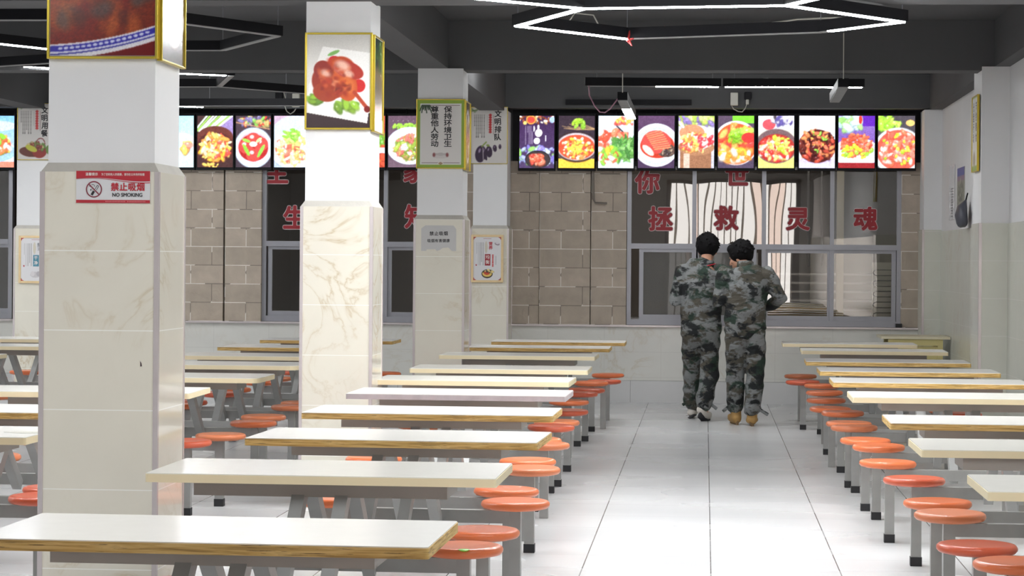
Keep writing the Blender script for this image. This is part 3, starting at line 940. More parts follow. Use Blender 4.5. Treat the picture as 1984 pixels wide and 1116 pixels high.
def tilted(label, p0, p1, lit0, parent=None, wire=None):
    p0, p1 = Vector(p0), Vector(p1)
    t = thing('bar_lamp', label, 'ceiling lamp', p0, 0, 'LED strip lamps under the ceiling')
    d = p1 - p0; n = Vector((0, -.35, -1)); s = d.cross(Vector((0, 0, 1))).normalized(); u = s.cross(d.normalized()).normalized()
    if u.z < 0: u = -u
    h = MB().bar((0, 0, 0), d, .085, .07).build('housing', MAT['black'], t)
    off = -u * .039
    MB().bar(off, off + d * lit0, .08, .008).build('diffuser', MAT['lamp_off'], h)
    if lit0 < 1: MB().bar(off + d * lit0, off + d, .08, .008).build('diffuser', MAT['lamp_on'], h)
    if wire: MB().tube([(0, 0, .03), (0, 0, wire)], .004, 6).build('suspension_wire', MAT['white_plastic'], t)
    return t


a_end = a0 = on_y(1206, 186, 19.3); a1 = on_y(1223, 222, 20.6)
tilted('short LED bar dangling at a slant with its lower end lit', (a0[0], 19.3, a0[1]), (a1[0], 20.6, a1[1]), .42, wire=.5)
a0 = on_y(1634, 160, 18.4); a1 = on_y(1617, 189, 19.35)
tilted('short unlit LED bar slanting down at the right end of the lit bars', (a0[0], 18.4, a0[1]), (a1[0], 19.35, a1[1]), 1.0, wire=.4)
c = [on_y(px, py, 19.4) for px, py in ((1139, 164), (1142, 185), (1152, 205), (1162, 217), (1172, 218), (1182, 211), (1200, 193))]
c = [(B[0][0] + .01, B[0][1], 3.03)] + [(a, 19.4, b) for a, b in c[1:-1]] + [(a_end[0], 19.32, a_end[1] + .03)]
tag(MB().tube(c, .006, 6).build('pink_cable', MAT['cable_pink'], None, smooth=True), 'thin pink cable sagging from the broken LED bar', 'cable')
c = [on_y(px, py, 19.6) for px, py in ((1468, 160), (1478, 153), (1487, 152), (1497, 156), (1502, 160))]
tag(MB().tube([(a, 19.6, b) for a, b in c], .005, 6).build('white_cable', MAT['cable_white'], None, smooth=True), 'white cable arching over the lit LED bar on the right', 'cable')
# left side of the hall
hb, P = hexa(-4.25, 15.75, 1.25, [0, 0, 0, 0, 0, 0])
hb[2] = (*hb[2][:4], 1)
lamp('mostly unlit hexagon LED lamp with a bright left corner, top left', hb, HZ, roses=(P[0], P[1], P[5]))
bb = [(-5.6, 18.3, -4.1, 19.16, 1), (-4.06, 19.2, -4.43, 20.42, 0), (-4.43, 20.42, -5.9, 20.5, 0), (-4.43, 20.42, -3.4, 21.75, 0), (-5.9, 18.3, -5.2, 17.9, 0)]
lamp('LED lamp of angled bars with one lit bar, between the first two pillars', bb, HZ, roses=((-4.1, 19.2), (-4.43, 20.4)))
bb = [(-6.4, 22.1, -5.1, 22.75, 1), (-6.4, 22.6, -3.9, 22.5, 0)]
lamp('dark LED bar in front of the left menu screens with its left end lit', bb, HZ - .03, roses=((-5, 22.6), (-4.2, 22.5)), dim=True)
# unseen lit hexagons of the same pattern, added out of frame to brighten the hall
for cx, cy, lab in ((-.1, 11.05, 'unseen lit hexagon LED lamp added above the second left table, over the aisle'), (.1, 6.2, 'unseen lit hexagon LED lamp added above the nearest tables'), 
                    (-4.3, 10.6, 'unseen lit hexagon LED lamp added left of the second pillar'), (-4.3, 5.6, 'unseen lit hexagon LED lamp added left of the nearest pillar'), (-7.6, 13.2, 'unseen lit hexagon LED lamp added at the far left'), (-8.0, 20.3, 'unseen lit hexagon LED lamp added in the far left corner')):
    hb, P = hexa(cx, cy, 1.15, [1] * 6)
    lamp(lab, hb, HZ + .02, roses=(P[0], P[2], P[4]), dim=cy < 8)

c = [on_y(px, py, 24.03) for px, py in ((1149, 331), (1150, 385), (1153, 393), (1176, 394))]
tag(MB().tube([(a, 24.03, b) for a, b in c], .012, 6).build('cable_trunking', MAT['kitchen'], None), 'thin pale cable trunking running down the stone left of the window', 'trunking')
# tube lamps added out of sight behind the beam to brighten the last bay
for cx, cy, lab in ((.3, 21.2, 'unseen tube lamp added over the end of the aisle, behind the beam'), (-4.4, 21.2, 'unseen tube lamp added over the left tables at the back, behind the beam'), (-1.9, 20.4, 'unseen tube lamp added between the last two pillars, behind the beam')):
    t = thing('fill_tube_lamp', lab, 'ceiling lamp', (cx, cy, HC), 0, 'added fill tubes behind the beam')
    MB().box(-.62, .62, -.045, .045, -.04, -.001).build('housing', MAT['white_plastic'], t)
    MB().sweep([(-.6, 0, -.055), (.6, 0, -.055)], [.016, .016], 10).build('tube', MAT['lamp_on'], t)

# things on the beam above the screens
def beam_box(px0, py0, px1, py1, m, lab, name, cat, d=.06):
    a = on_y(px0, py1, 23.75); b = on_y(px1, py0, 23.75)
    t = MB().box(a[0], b[0], 23.75 - d, 23.75, a[1], b[1]).build(name, m, None, bevel=.006)
    return tag(t, lab, cat)


beam_box(1415, 180, 1430, 205, MAT['white_plastic'], 'beige junction box on the dark beam above the middle menu screens', 'junction_box', 'box')
beam_box(1442, 179, 1456, 193, MAT['black'], 'black wall speaker beside the beige junction box', 'wall_speaker', 'speaker')
beam_box(1445, 193, 1451, 203, MAT['white_plastic'], 'small white plug under the black wall speaker', 'plug', 'plug')
c = [on_y(px, py, 23.7) for px, py in ((1418, 205), (1421, 211), (1430, 216), (1438, 217), (1444, 210), (1447, 202))]
tag(MB().tube([(a, 23.69, b) for a, b in c], .006, 6).build('white_cable', MAT['cable_white'], None, smooth=True), 'white cable hanging from the beige junction box to the plug', 'cable')
beam_box(568, 182, 582, 192, MAT['white_plastic'], 'upper white box on the beam left of the second pillar', 'junction_box', 'box')
beam_box(567, 200, 581, 208, MAT['white_plastic'], 'lower white box on the beam left of the second pillar', 'junction_box', 'box')
beam_box(535, 180, 549, 193, MAT['black'], 'black wall speaker left of the two white boxes', 'wall_speaker', 'speaker')
c = [on_y(px, py, 23.7) for px, py in ((550, 178), (554, 192), (551, 203), (556, 216), (563, 221), (570, 216), (574, 210))]
tag(MB().tube([(a, 23.69, b) for a, b in c], .006, 6).build('white_cable', MAT['cable_white'], None, smooth=True), 'white cable curling down below the two white boxes', 'cable')
a, b = on_y(1096, 203, 23.72), on_y(1340, 193, 23.72)
tag(MB().box(a[0], b[0], 23.70, 23.745, a[1], b[1]).build('black_rail', MAT['black'], None), 'long black rail fixed to the beam above the first menu screens', 'rail')

# ================================================================== MENU SCREENS
def dish(seed, bg0, bg1, draw):
    c = Canvas(72, 104, bg0, seed); c.grad(bg0, bg1)
    draw(c); c.blur(1)
    for k, amp in ((1, .10), (2, .10), (5, .08)):      # fine uneven texture of a photograph
        z = c.r.random((c.h // k + 1, c.w // k + 1)) - .5
        c.a *= 1 + amp * np.kron(z, np.ones((k, k)))[:c.h, :c.w, None]
    c.a = 1 - (1 - np.clip(c.a, 0, 1)) ** 1.18
    return c


RED, ORG, YEL, GRN, DRK, WHT = (214, 60, 50), (240, 130, 60), (250, 210, 70), (120, 200, 60), (60, 30, 30), (250, 250, 255)


def d_title(c):
    c.food(.5, .06, .55, .08, [(120, 60, 40), (235, 235, 220), (220, 180, 120), (150, 60, 50)], 26, .035)
    c.el(.33, .08, .14, .085, (240, 160, 70)); c.el(.33, .08, .11, .065, (235, 70, 60)); c.el(.93, .08, .08, .06, (160, 190, 235)); c.el(.16, .14, .05, .035, (245, 220, 120))
    for x, y0, y1 in ((.18, .2, .55), (.24, .2, .32), (.28, .2, .54), (.33, .2, .54), (.37, .3, .54)): c.line(x, y0, x, y1, .004, (225, 215, 240), .8)
    c.el(.55, .33, .10, .075, (255, 250, 245), .4); c.el(.5, .48, .09, .06, (250, 250, 255), -.5); c.el(.54, .22, .03, .05, (235, 235, 245)); c.el(.42, .25, .02, .06, (235, 235, 245)); c.el(.75, .43, .02, .06, (225, 225, 240))
    c.food(.5, .75, .7, .16, [(130, 190, 90), (150, 160, 220), (200, 225, 240), (120, 110, 200)], 50, .06)
    c.bowl(.53, .83, .36, .17, (35, 30, 36), (60, 52, 55), .06)
    c.food(.5, .83, .22, .11, [(225, 95, 70), (205, 70, 60), (235, 140, 110)], 16, .055, hi=.7)


def d_yellow_pot(c):
    for k in range(16): c.line(.1 + .05 * k, .2 + .05 * math.sin(k), .5 + .05 * k, .27, .006, (180, 145, 105), .8)
    c.food(.55, .15, .17, .08, [(170, 220, 60), (140, 200, 60)], 12, .045)
    c.el(.5, .62, .62, .32, (60, 45, 50)); c.el(.5, .61, .58, .29, (205, 205, 225)); c.el(.5, .61, .53, .26, (70, 45, 45))
    c.rect(0, .82, 1, 1, (245, 195, 70)); c.el(.5, .6, .6, .29, (55, 40, 42), a=.9)
    c.el(.5, .59, .55, .26, (200, 190, 200)); c.el(.5, .6, .51, .235, (205, 80, 55))
    c.food(.5, .62, .44, .19, [ORG, YEL, (245, 160, 80), (225, 70, 60), (250, 235, 200)], 80, .04, 1.2)
    c.food(.5, .61, .14, .10, [(235, 220, 80), (190, 215, 80)], 12, .04)


def d_greens(c):
    c.food(.75, .1, .3, .06, [(245, 90, 80), (250, 210, 90), (240, 240, 240)], 12, .05)
    c.food(.4, .45, .45, .17, [(235, 100, 80), (245, 150, 110), (245, 235, 230), (225, 80, 60)], 40, .06, 1.9)
    c.food(.75, .62, .4, .22, [(90, 150, 70), (120, 175, 95), (70, 125, 60)], 40, .05, 3.0, .2)
    c.food(.25, .75, .32, .17, [(235, 90, 70), (250, 190, 60), (245, 240, 235), (130, 200, 70)], 30, .06, 1.8)
    c.line(.52, .2, .68, .3, .012, (40, 40, 50))


def d_steak(c):
    c.grad((90, 65, 95), (70, 55, 80)); c.bowl(.5, .56, .62, .41, (240, 250, 255), (195, 225, 235), .12); c.el(.5, .58, .52, .29, (240, 250, 255))
    c.el(.53, .57, .47, .24, (190, 60, 45)); c.el(.78, .66, .25, .13, (90, 70, 65)); c.el(.5, .5, .40, .22, (228, 75, 70))
    for k in range(9): c.line(.22 + .03 * k, .36 + .035 * k, .62 + .035 * k, .28 + .04 * k, .012, (250, 150 + 8 * (k % 3), 110), .75)
    c.el(.28, .66, .2, .06, (250, 210, 200), .75); c.food(.8, .7, .16, .06, [(110, 90, 70), (150, 130, 110), (60, 50, 50)], 14, .03)


def d_pot(c):
    c.rect(0, 0, 1, .2, (150, 170, 90)); c.food(.5, .1, .6, .1, [(180, 215, 90), (210, 220, 140), (130, 110, 180)], 22, .07)
    c.el(.5, .45, .55, .27, (225, 215, 225)); c.el(.38, .33, .35, .16, (205, 140, 105)); c.rect(.06, .6, .92, 1, (150, 105, 80)); c.el(.5, .6, .5, .16, (170, 120, 90))
    c.rect(.15, .72, .32, 1, (225, 205, 190), .8); c.line(0, .12, .14, .22, .02, WHT)
    c.food(.45, .5, .4, .17, [(245, 200, 90), (245, 150, 80), (250, 240, 225), (225, 80, 70), (250, 220, 130)], 60, .05, 1.8, .6); c.food(.75, .48, .2, .12, [(250, 248, 240), (230, 60, 70)], 16, .045, hi=.8)
    c.rect(0, .86, .06, 1, (230, 230, 240)); c.rect(.92, .75, 1, 1, (190, 190, 215))


def d_peppers(c):
    c.rect(.4, 0, 1, .14, (120, 225, 60)); c.bowl(.5, .52, .62, .42, (240, 248, 255), (230, 90, 50), .07)
    c.food(.5, .48, .5, .3, [(240, 140, 70), (235, 80, 60), (245, 170, 90), (225, 60, 55)], 40, .08, 1.6, .5)
    c.food(.5, .34, .4, .12, [(140, 205, 50), (170, 220, 80)], 7, .08, 2.0); c.food(.5, .76, .42, .1, [(250, 190, 60), (245, 140, 60), (250, 235, 210)], 14, .09, 1.5, .6); c.el(.85, .42, .2, .1, (228, 58, 55))


def d_pan(c):
    c.rect(0, 0, 1, .25, (225, 225, 240)); c.el(.3, .17, .18, .1, (235, 80, 90)); c.food(.7, .1, .25, .08, [(90, 80, 150), (220, 215, 240), (60, 50, 60)], 14, .06)
    c.rect(0, .8, 1, 1, (220, 220, 120)); c.el(.5, .58, .58, .33, (110, 88, 92)); c.el(.5, .62, .52, .27, (170, 55, 50))
    c.food(.5, .63, .46, .23, [(230, 60, 55), (240, 120, 80), (250, 240, 220), (210, 50, 50), (235, 190, 110)], 80, .045, 1.5, .6); c.food(.6, .55, .3, .18, [(190, 220, 60), (245, 235, 110)], 12, .05)


def d_fungus(c):
    c.grad((245, 252, 255), (215, 225, 255)); c.el(.5, .22, .3, .2, (255, 255, 255), a=.9); c.el(.5, .75, .6, .25, (235, 240, 255)); c.rect(0, .82, 1, 1, (200, 190, 235)); c.el(.5, .58, .52, .32, (70, 30, 30))
    c.food(.5, .57, .48, .28, [(75, 28, 30), (55, 25, 25), (190, 70, 55), (225, 130, 80), (95, 40, 35)], 90, .055, 1.8, .5)
    c.food(.5, .5, .3, .2, [(130, 190, 70), (245, 190, 90), (235, 110, 80)], 14, .04); c.rect(0, .9, 1, 1, (205, 200, 240))


def d_sausage(c):
    c.grad((140, 110, 190), (90, 60, 150)); c.food(.3, .12, .35, .14, [(190, 240, 240), (150, 220, 110), (210, 235, 250)], 18, .08); c.rect(.66, 0, 1, .2, (90, 40, 170)); c.el(.6, .08, .05, .08, (225, 60, 50))
    c.bowl(.5, .66, .6, .24, (245, 250, 255), (210, 215, 235), .05); c.rect(0, .9, 1, 1, (140, 35, 40)); c.el(.5, .84, .6, .08, (245, 250, 255)); c.rect(0, .89, 1, 1, (145, 40, 45))
    c.food(.5, .56, .42, .22, [(225, 90, 65), (205, 70, 50), (240, 130, 90)], 70, .045, 1.5, .5); c.food(.5, .68, .45, .13, [(190, 225, 50), (235, 225, 60), (150, 210, 60)], 16, .05, 1.1)


def d_prawn(c):
    c.grad((75, 70, 78), (60, 55, 62)); c.food(.25, .18, .3, .12, [(150, 225, 60), (190, 235, 90)], 12, .07, 2.2); c.el(.87, .14, .12, .06, (235, 190, 110)); c.el(.55, .68, .68, .45, (240, 245, 255)); c.el(.56, .66, .6, .39, (225, 90, 75))
    c.food(.55, .62, .5, .33, [(232, 85, 70), (245, 130, 110), (235, 110, 80), (250, 205, 195)], 80, .06, 1.7, .6); c.food(.55, .62, .45, .33, [(170, 215, 50), (235, 225, 70)], 10, .045, 1.2)


def d_bluebowl(c):
    c.grad((170, 230, 250), (200, 240, 252)); c.el(.55, .75, .7, .42, (220, 245, 252)); c.el(.55, .75, .62, .35, (200, 238, 250)); c.food(.78, .6, .1, .1, [(240, 130, 110), (245, 190, 90)], 4, .08)


def d_scallion(c):
    c.rect(.65, 0, 1, .4, (150, 130, 190))
    for k in range(9): c.line(-.1 + .08 * k, .32 - .01 * k, .3 + .09 * k, -.02, .016, [(225, 250, 235), (160, 220, 100), (245, 250, 250)][k % 3])
    c.el(.5, .42, .5, .22, (100, 55, 50)); c.el(.5, .62, .52, .3, (80, 45, 45))
    c.food(.5, .6, .42, .25, [(250, 180, 60), (245, 150, 70), (250, 215, 110), (225, 80, 70), (250, 235, 190)], 90, .05, 1.9, .5); c.food(.4, .96, .3, .03, [(240, 190, 90)], 4, .04)


def d_meatballs(c):
    c.food(.6, .1, .5, .1, [(120, 190, 80), (215, 60, 50), (200, 180, 110), (120, 110, 160)], 26, .05); c.line(0, .13, .95, .26, .01, (190, 140, 110))
    c.el(.5, .62, .54, .39, (205, 222, 245)); c.el(.5, .6, .44, .28, (235, 170, 185)); c.el(.5, .62, .42, .26, (170, 45, 45))
    for x, y in ((.28, .6), (.72, .55), (.5, .46), (.5, .76)):
        c.el(x, y, .2, .13, (205, 75, 70)); c.el(x - .04, y - .05, .06, .035, (250, 215, 215), soft=.5)
    c.el(.5, .55, .11, .05, (235, 250, 240)); c.el(.3, .66, .05, .13, (140, 205, 70), -.5); c.el(.72, .68, .05, .14, (140, 210, 80), .5); c.el(.3, .48, .12, .03, (150, 215, 80), .3); c.el(.66, .47, .1, .03, (190, 235, 160), -.7)


def d_noodle(c):
    c.grad((190, 160, 185), (170, 190, 225)); c.el(.6, .5, .75, .5, (200, 225, 250)); c.el(.55, .66, .62, .36, (245, 248, 255))
    c.food(.55, .66, .5, .27, [(250, 240, 200), (245, 200, 110), (250, 225, 160), (235, 110, 90), (255, 252, 240)], 90, .055, 2.2, .5); c.food(.5, .38, .25, .12, [(140, 215, 70), (180, 225, 110)], 20, .04, 2)


def d_sliver(c):
    c.grad((200, 90, 70), (150, 60, 55)); c.food(.8, .5, .4, .15, [(140, 200, 60), (100, 160, 60), (220, 90, 60)], 26, .07); c.rect(0, .62, 1, .72, (220, 225, 245)); c.food(.7, .85, .4, .12, [(225, 110, 60), (190, 70, 50)], 14, .09)


def d_salad(c):
    c.grad((95, 75, 90), (105, 85, 100))
    for k in range(6): c.el(.14 + .14 * k, .1, .012, .008, (190, 170, 190))
    c.food(.55, .2, .4, .04, [(150, 215, 70)], 14, .04); c.bowl(.6, .58, .64, .36, (225, 238, 255), (240, 246, 255), .1); c.el(.62, .62, .45, .22, (120, 90, 70))
    c.food(.62, .6, .42, .22, [(150, 180, 70), (245, 250, 250), (220, 110, 100), (190, 150, 90), (120, 140, 60)], 80, .05, 2.2, .5)


def d_left(c):
    c.grad((120, 180, 240), (200, 210, 240)); c.el(.55, .2, .5, .1, (190, 205, 235)); c.el(.3, .72, .75, .3, (225, 235, 250)); c.rect(0, .88, 1, 1, (225, 130, 110)); c.el(.4, .7, .65, .2, (150, 190, 235))
    c.food(.45, .56, .42, .2, [(240, 110, 70), (250, 190, 80), (130, 210, 60), (245, 235, 220), (225, 70, 60)], 60, .06, 1.7, .5)


SCREENS = [(1006, 1074, (60, 40, 75), (75, 60, 95), d_title, 'leftmost lit menu screen of the row of ten, with white title writing over chicken legs'),
           (1082, 1152, (55, 45, 55), (60, 50, 60), d_yellow_pot, 'lit menu screen with a dark pot of yellow and red cubes on a yellow cloth'),
           (1159, 1228, (210, 232, 250), (225, 240, 252), d_greens, 'lit menu screen with green beans and sausages'),
           (1236, 1307, (90, 65, 95), (70, 55, 80), d_steak, 'lit menu screen with sliced red meat in a white bowl'),
           (1314, 1384, (200, 200, 220), (200, 200, 220), d_pot, 'lit menu screen with a brown metal pot of stew'),
           (1391, 1461, (85, 70, 90), (80, 68, 90), d_peppers, 'lit menu screen with a white bowl of peppers, green strip at its top'),
           (1469, 1539, (210, 215, 235), (225, 225, 140), d_pan, 'lit menu screen with a dark frying pan and a tomato'),
           (1548, 1618, (245, 252, 255), (200, 200, 240), d_fungus, 'lit menu screen with dark mushrooms in a white square dish'),
           (1624, 1695, (140, 110, 190), (90, 60, 150), d_sausage, 'lit menu screen with red slices and lime cubes before a violet background'),
           (1701, 1773, (75, 70, 78), (60, 55, 62), d_prawn, 'rightmost lit menu screen, with red prawns and green leaves'),
           (306, 376, (170, 230, 250), (200, 240, 252), d_bluebowl, 'pale blue lit menu screen half hidden by the nearest pillar'),
           (382, 452, (70, 50, 50), (70, 48, 48), d_scallion, 'lit menu screen with spring onions above yellow potato slices'),
           (457, 525, (70, 58, 66), (66, 56, 66), d_meatballs, 'lit menu screen with four red meatballs and green leaves in a pale bowl'),
           (531, 600, (190, 160, 185), (170, 190, 225), d_noodle, 'lit menu screen with pale noodles, cut off by the second pillar'),
           (676, 746, (200, 90, 70), (150, 60, 55), d_sliver, 'thin visible strip of a lit menu screen right of the second pillar'),
           (752, 822, (95, 75, 90), (105, 85, 100), d_salad, 'lit menu screen with a salad bowl between the second and third pillars'),
           (-42, 28, (120, 180, 240), (200, 210, 240), d_left, 'lit menu screen at the left picture edge')]
for i, (p0, p1, b0, b1, fn, lab) in enumerate(SCREENS):
    Y = 23.97
    xa, za = on_y(p0, 325 + (.5 if p0 > 1000 else -1), Y); xb, zb = on_y(p1, 224.5, Y)
    W, H = xb - xa, zb - za
    t = thing('menu_screen', lab, 'screen', ((xa + xb) / 2, Y, za), 0, 'lit menu screens above the serving windows')
    t.rotation_euler = (0, rnd.uniform(-.004, .004), rnd.uniform(-.012, .012))
    MB().box(-W / 2 - .012, W / 2 + .012, .003, .07, -.028, H + .02).box(-W / 2 - .012, W / 2 + .012, -.012, .003, -.028, -.001).box(-W / 2 - .012, W / 2 + .012, -.012, .003, H + .001, H + .02).box(-W / 2 - .012, -W / 2 - .001, -.012, .003, -.001, H + .001).box(W / 2 + .001, W / 2 + .012, -.012, .003, -.001, H + .001).build('screen_case', MAT['black'], t)
    cv = dish(40 + i, b0, b1, fn)
    cv.build('lit_picture', MAT['screen'], t, W, H, 0, 0, 0)
    MB().tube([(0, .04, H + .01), (0, .04, H + .12)], .008, 6).build('hanger', MAT['black'], t)
for a, b, lab in ((992, 1788, 'long black mounting board behind the ten menu screens on the right'), (96, 905, 'long black mounting board behind the left menu screens'), (-200, 27, 'black mounting board behind the menu screen at the left picture edge')):
    xa, za = on_y(a, 331, 24.02); xb, zb = on_y(b, 210, 24.02)
    tag(MB().box(xa, xb, 24.07, 24.1, 2.55, 3.1).build('mounting_board', MAT['black'], None), lab, 'board')

# ================================================================== POSTERS AND SIGNS
def panel(name, label, cat, x, y, z, W, H, rz=0.0, frame='gold', fw=.012, depth=.018, group=None):
    """flat framed panel: local x to the right, bottom centre at the origin, front towards local -Y"""
    t = thing(name, label, cat, (x, y, z), rz, group)
    MB().box(-W / 2 + .002, W / 2 - .002, 0, depth, .002, H - .002).build('backing_board', MAT['white_plastic'], t)
    if frame:
        f = MB()
        f.box(-W / 2, -W / 2 + fw, -.008, depth, 0, H).box(W / 2 - fw, W / 2, -.008, depth, 0, H).box(-W / 2 + fw, W / 2 - fw, -.008, depth, 0, fw).box(-W / 2 + fw, W / 2 - fw, -.008, depth, H - fw, H)
        f.build('frame', MAT[frame], t, bevel=.002)
    return t


GP = 'framed pictures on the pillars'
# nearest pillar, front: big bowl
yp = 8.45 + .022 - .02
x0, z0 = on_y(91, 114, yp); x1, _ = on_y(306, 114, yp)
t = panel('food_poster', 'gold framed picture of dark red stew in a blue and white bowl, nearest pillar', 'poster', (x0 + x1) / 2, yp, z0, x1 - x0, .60, fw=.01, group=GP)
c = Canvas(150, 210, (120, 30, 18), 3)
for k in range(70):
    x_, y_ = c.r.random(), c.r.random() * .85
    c.el(x_, y_, .05 + .13 * c.r.random(), .03 + .05 * c.r.random(), [(150, 62, 28), (92, 34, 22), (176, 84, 34), (84, 66, 60), (120, 44, 24)][k % 5], c.r.random() * 3, .9, .75)
nz = c.r.random((c.h, c.w)); nz = (nz + np.roll(nz, 1, 1) + np.roll(nz, 2, 1) + np.roll(nz, 1, 0)) / 4
c.a = np.clip(c.a * (1 + .55 * (nz[..., None] - .5)), 0, 1)
yy = .905 - .10 * (c.x - .1) ** 2 - .045 * c.x + .02
for d0, d1, col in ((-9, -.0, None), (0, .012, (225, 222, 232)), (.012, .05, (50, 45, 160)), (.05, .062, (215, 215, 232)), (.062, .072, (60, 58, 150)), (.072, .1, (225, 222, 228)), (.1, 1, (110, 16, 18))):
    if col: c.mix((c.y > yy + d0) & (c.y <= yy + d1), col)
for k in range(16):
    xx = .1 + .055 * k
    c.el(xx, .905 - .10 * (xx - .1) ** 2 - .045 * xx + .05, .022, .009, (205, 208, 236), -.15)
c.blur(1); c.grain(.12)
c.build('printed_picture', MAT['picture'], t, x1 - x0 - .024, .576, 0, .012)
# nearest pillar, right side
xs = -2.29 + .228 - .022 + .02
t = panel('food_poster', 'gold framed glossy food picture on the aisle side of the nearest pillar', 'poster', xs, 8.45 + .215, 2.245, .395, .60, rz=math.pi / 2, fw=.007, depth=.014, group=GP)
c = Canvas(60, 90, (60, 40, 35), 4); c.el(.55, .4, .6, .5, (225, 220, 215)); c.food(.55, .38, .45, .38, [(120, 40, 30), (180, 180, 90), (90, 50, 40), (200, 150, 110)], 40, .08); c.blur(1)
c.build('printed_picture', MAT['picture'], t, .371, .576, 0, .012)
# second pillar, front: roast chicken
yp = 13.5 + .022 - .02
x0, z0 = on_y(590, 251, yp); x1, z1 = on_y(722, 63, yp)
W, H = x1 - x0, z1 - z0
t = panel('food_poster', 'gold framed picture of roast chicken on a white square plate, second pillar', 'poster', (x0 + x1) / 2, yp, z0, W, H, group=GP)
c = Canvas(126, 182, (225, 220, 210), 5)
c.grad((190, 188, 182), (226, 222, 216), 0, .4)
poly = [(.25, .13), (1.0, .2), (1.0, .72), (.95, .95), (.02, .84), (.03, .55)]
ins = np.zeros((c.h, c.w), bool)
px_, py_ = c.x, c.y
j = len(poly) - 1
for i in range(len(poly)):
    xi, yi = poly[i]; xj, yj = poly[j]
    ins ^= ((yi > py_) != (yj > py_)) & (px_ < (xj - xi) * (py_ - yi) / (yj - yi + 1e-9) + xi); j = i
c.rect(0, .84, 1, 1, (52, 34, 36)); c.mix(c.y > .84 - .0 + .0, (52, 34, 36)); c.mix(ins, (238, 236, 232))
c.el(.43, .28, .09, .05, (200, 40, 50)); c.el(.82, .55, .1, .07, (200, 40, 40)); c.el(.42, .2, .1, .02, (120, 170, 90), -.4)
c.el(.15, .70, .13, .05, (120, 150, 40)); c.food(.14, .69, .1, .035, [(120, 160, 40), (90, 130, 40)], 14, .03); c.food(.62, .76, .17, .045, [(130, 170, 50), (95, 140, 45)], 22, .035)
c.el(.38, .5, .30, .19, (150, 45, 22), .25); c.el(.5, .45, .28, .22, (182, 66, 32), .5); c.el(.6, .52, .18, .2, (196, 84, 38), -.35); c.el(.25, .38, .14, .1, (140, 40, 28)); c.el(.3, .62, .2, .1, (160, 56, 25), .2); c.el(.65, .38, .25, .09, (170, 52, 40), .35)
for x_, y_, r_ in ((.3, .42, .09), (.55, .36, .12), (.65, .43, .08), (.45, .52, .07)): c.el(x_, y_, r_, r_ * .5, (232, 170, 140), .3, .9, .75)
c.el(.62, .55, .13, .09, (214, 110, 50), .6, .5); c.el(.5, .6, .07, .05, (60, 20, 20), 0, .8, .8); c.line(.75, .62, .95, .79, .02, (172, 62, 36)); c.el(.95, .8, .05, .035, (120, 25, 22))
for k in range(60):
    a_, r_ = c.r.random() * 6.28, math.sqrt(c.r.random())
    c.el(.45 + .28 * r_ * math.cos(a_), .48 + .19 * r_ * math.sin(a_), .02 + .05 * c.r.random(), .012 + .02 * c.r.random(), [(206, 92, 48), (150, 44, 26), (186, 62, 34), (120, 34, 22)][k % 4], c.r.random() * 3, .9, .6)
for x_, y_, r_ in ((.3, .42, .07), (.56, .33, .11), (.66, .42, .07)): c.el(x_, y_, r_, r_ * .42, (240, 196, 176), .4, .9, .8)
c.blur(1); c.grain(.06)
c.build('printed_picture', MAT['picture'], t, W - .024, H - .024, 0, .012)
xs = -2.207 + .218 - .022 + .02
t = panel('food_poster', 'gold framed dark picture with green leaves, aisle side of the second pillar', 'poster', xs, 13.5 + .215, z0 - .01, .39, H, rz=math.pi / 2, fw=.007, depth=.014, group=GP)
c = Canvas(50, 80, (40, 50, 35), 6); c.food(.5, .2, .5, .2, [(50, 80, 40), (70, 110, 50), (30, 40, 50)], 40, .08); c.food(.5, .55, .5, .2, [(110, 90, 50), (80, 60, 30)], 30, .06, 3); c.rect(0, .72, 1, .86, (130, 70, 45)); c.rect(0, .86, 1, 1, (230, 225, 225)); c.blur(1)
c.build('printed_picture', MAT['picture'], t, .366, H - .024, 0, .012)
# third pillar, front: green slogan board
yp = 18.4 + .022 - .02
x0, z0 = on_y(806, 326.5, yp); x1, z1 = on_y(902, 192, yp)
W, H = x1 - x0, z1 - z0
t = panel('slogan_board', 'green bordered board with two columns of black characters, third pillar', 'sign', (x0 + x1) / 2, yp, z0, W, H, fw=.009, group='slogan boards')
c = Canvas(92, 130, (140, 168, 56), 7)
c.rect(.065, .055, .935, .95, (214, 214, 208)); c.rect(.095, .075, .905, .93, (216, 212, 208)); c.rect(.095, .075, .905, .081, (110, 70, 80)); c.rect(.095, .924, .905, .93, (110, 70, 80)); c.rect(.095, .075, .103, .93, (110, 70, 80)); c.rect(.897, .075, .905, .93, (110, 70, 80))
for k in range(9): c.line(.1 + .02 * k, .08, .06 + .035 * k, .16 + .03 * math.sin(k * 2), .008, (40, 62, 40))
c.el(.5, .83, .16, .035, (205, 198, 196)); c.el(.5, .80, .16, .02, (188, 180, 178)); c.el(.36, .81, .03, .03, (140, 80, 80), 0, .7); c.el(.64, .81, .03, .03, (140, 80, 80), 0, .7); c.el(.5, .935, .06, .022, (232, 230, 220)); c.el(.5, .935, .048, .017, (160, 130, 105))
c.build('printed_sheet', MAT['print_matt'], t, W - .018, H - .018, 0, .009)
text_part('lettering', '保持环境卫生', MAT['ink'], t, W * .145, H * .815, .056, -.003, .022, vertical=True, pitch=1.0, center=True, sx=1.2)
text_part('lettering', '尊重他人劳动', MAT['ink'], t, -W * .125, H * .815, .056, -.003, .022, vertical=True, pitch=1.0, center=True, sx=1.2)
xs = -2.162 + .208 - .022 + .02
t = panel('food_poster', 'narrow looking gold framed picture on the aisle side of the third pillar', 'poster', xs, 18.4 + .205, z0 - .01, .37, H, rz=math.pi / 2, fw=.006, depth=.014, group=GP)
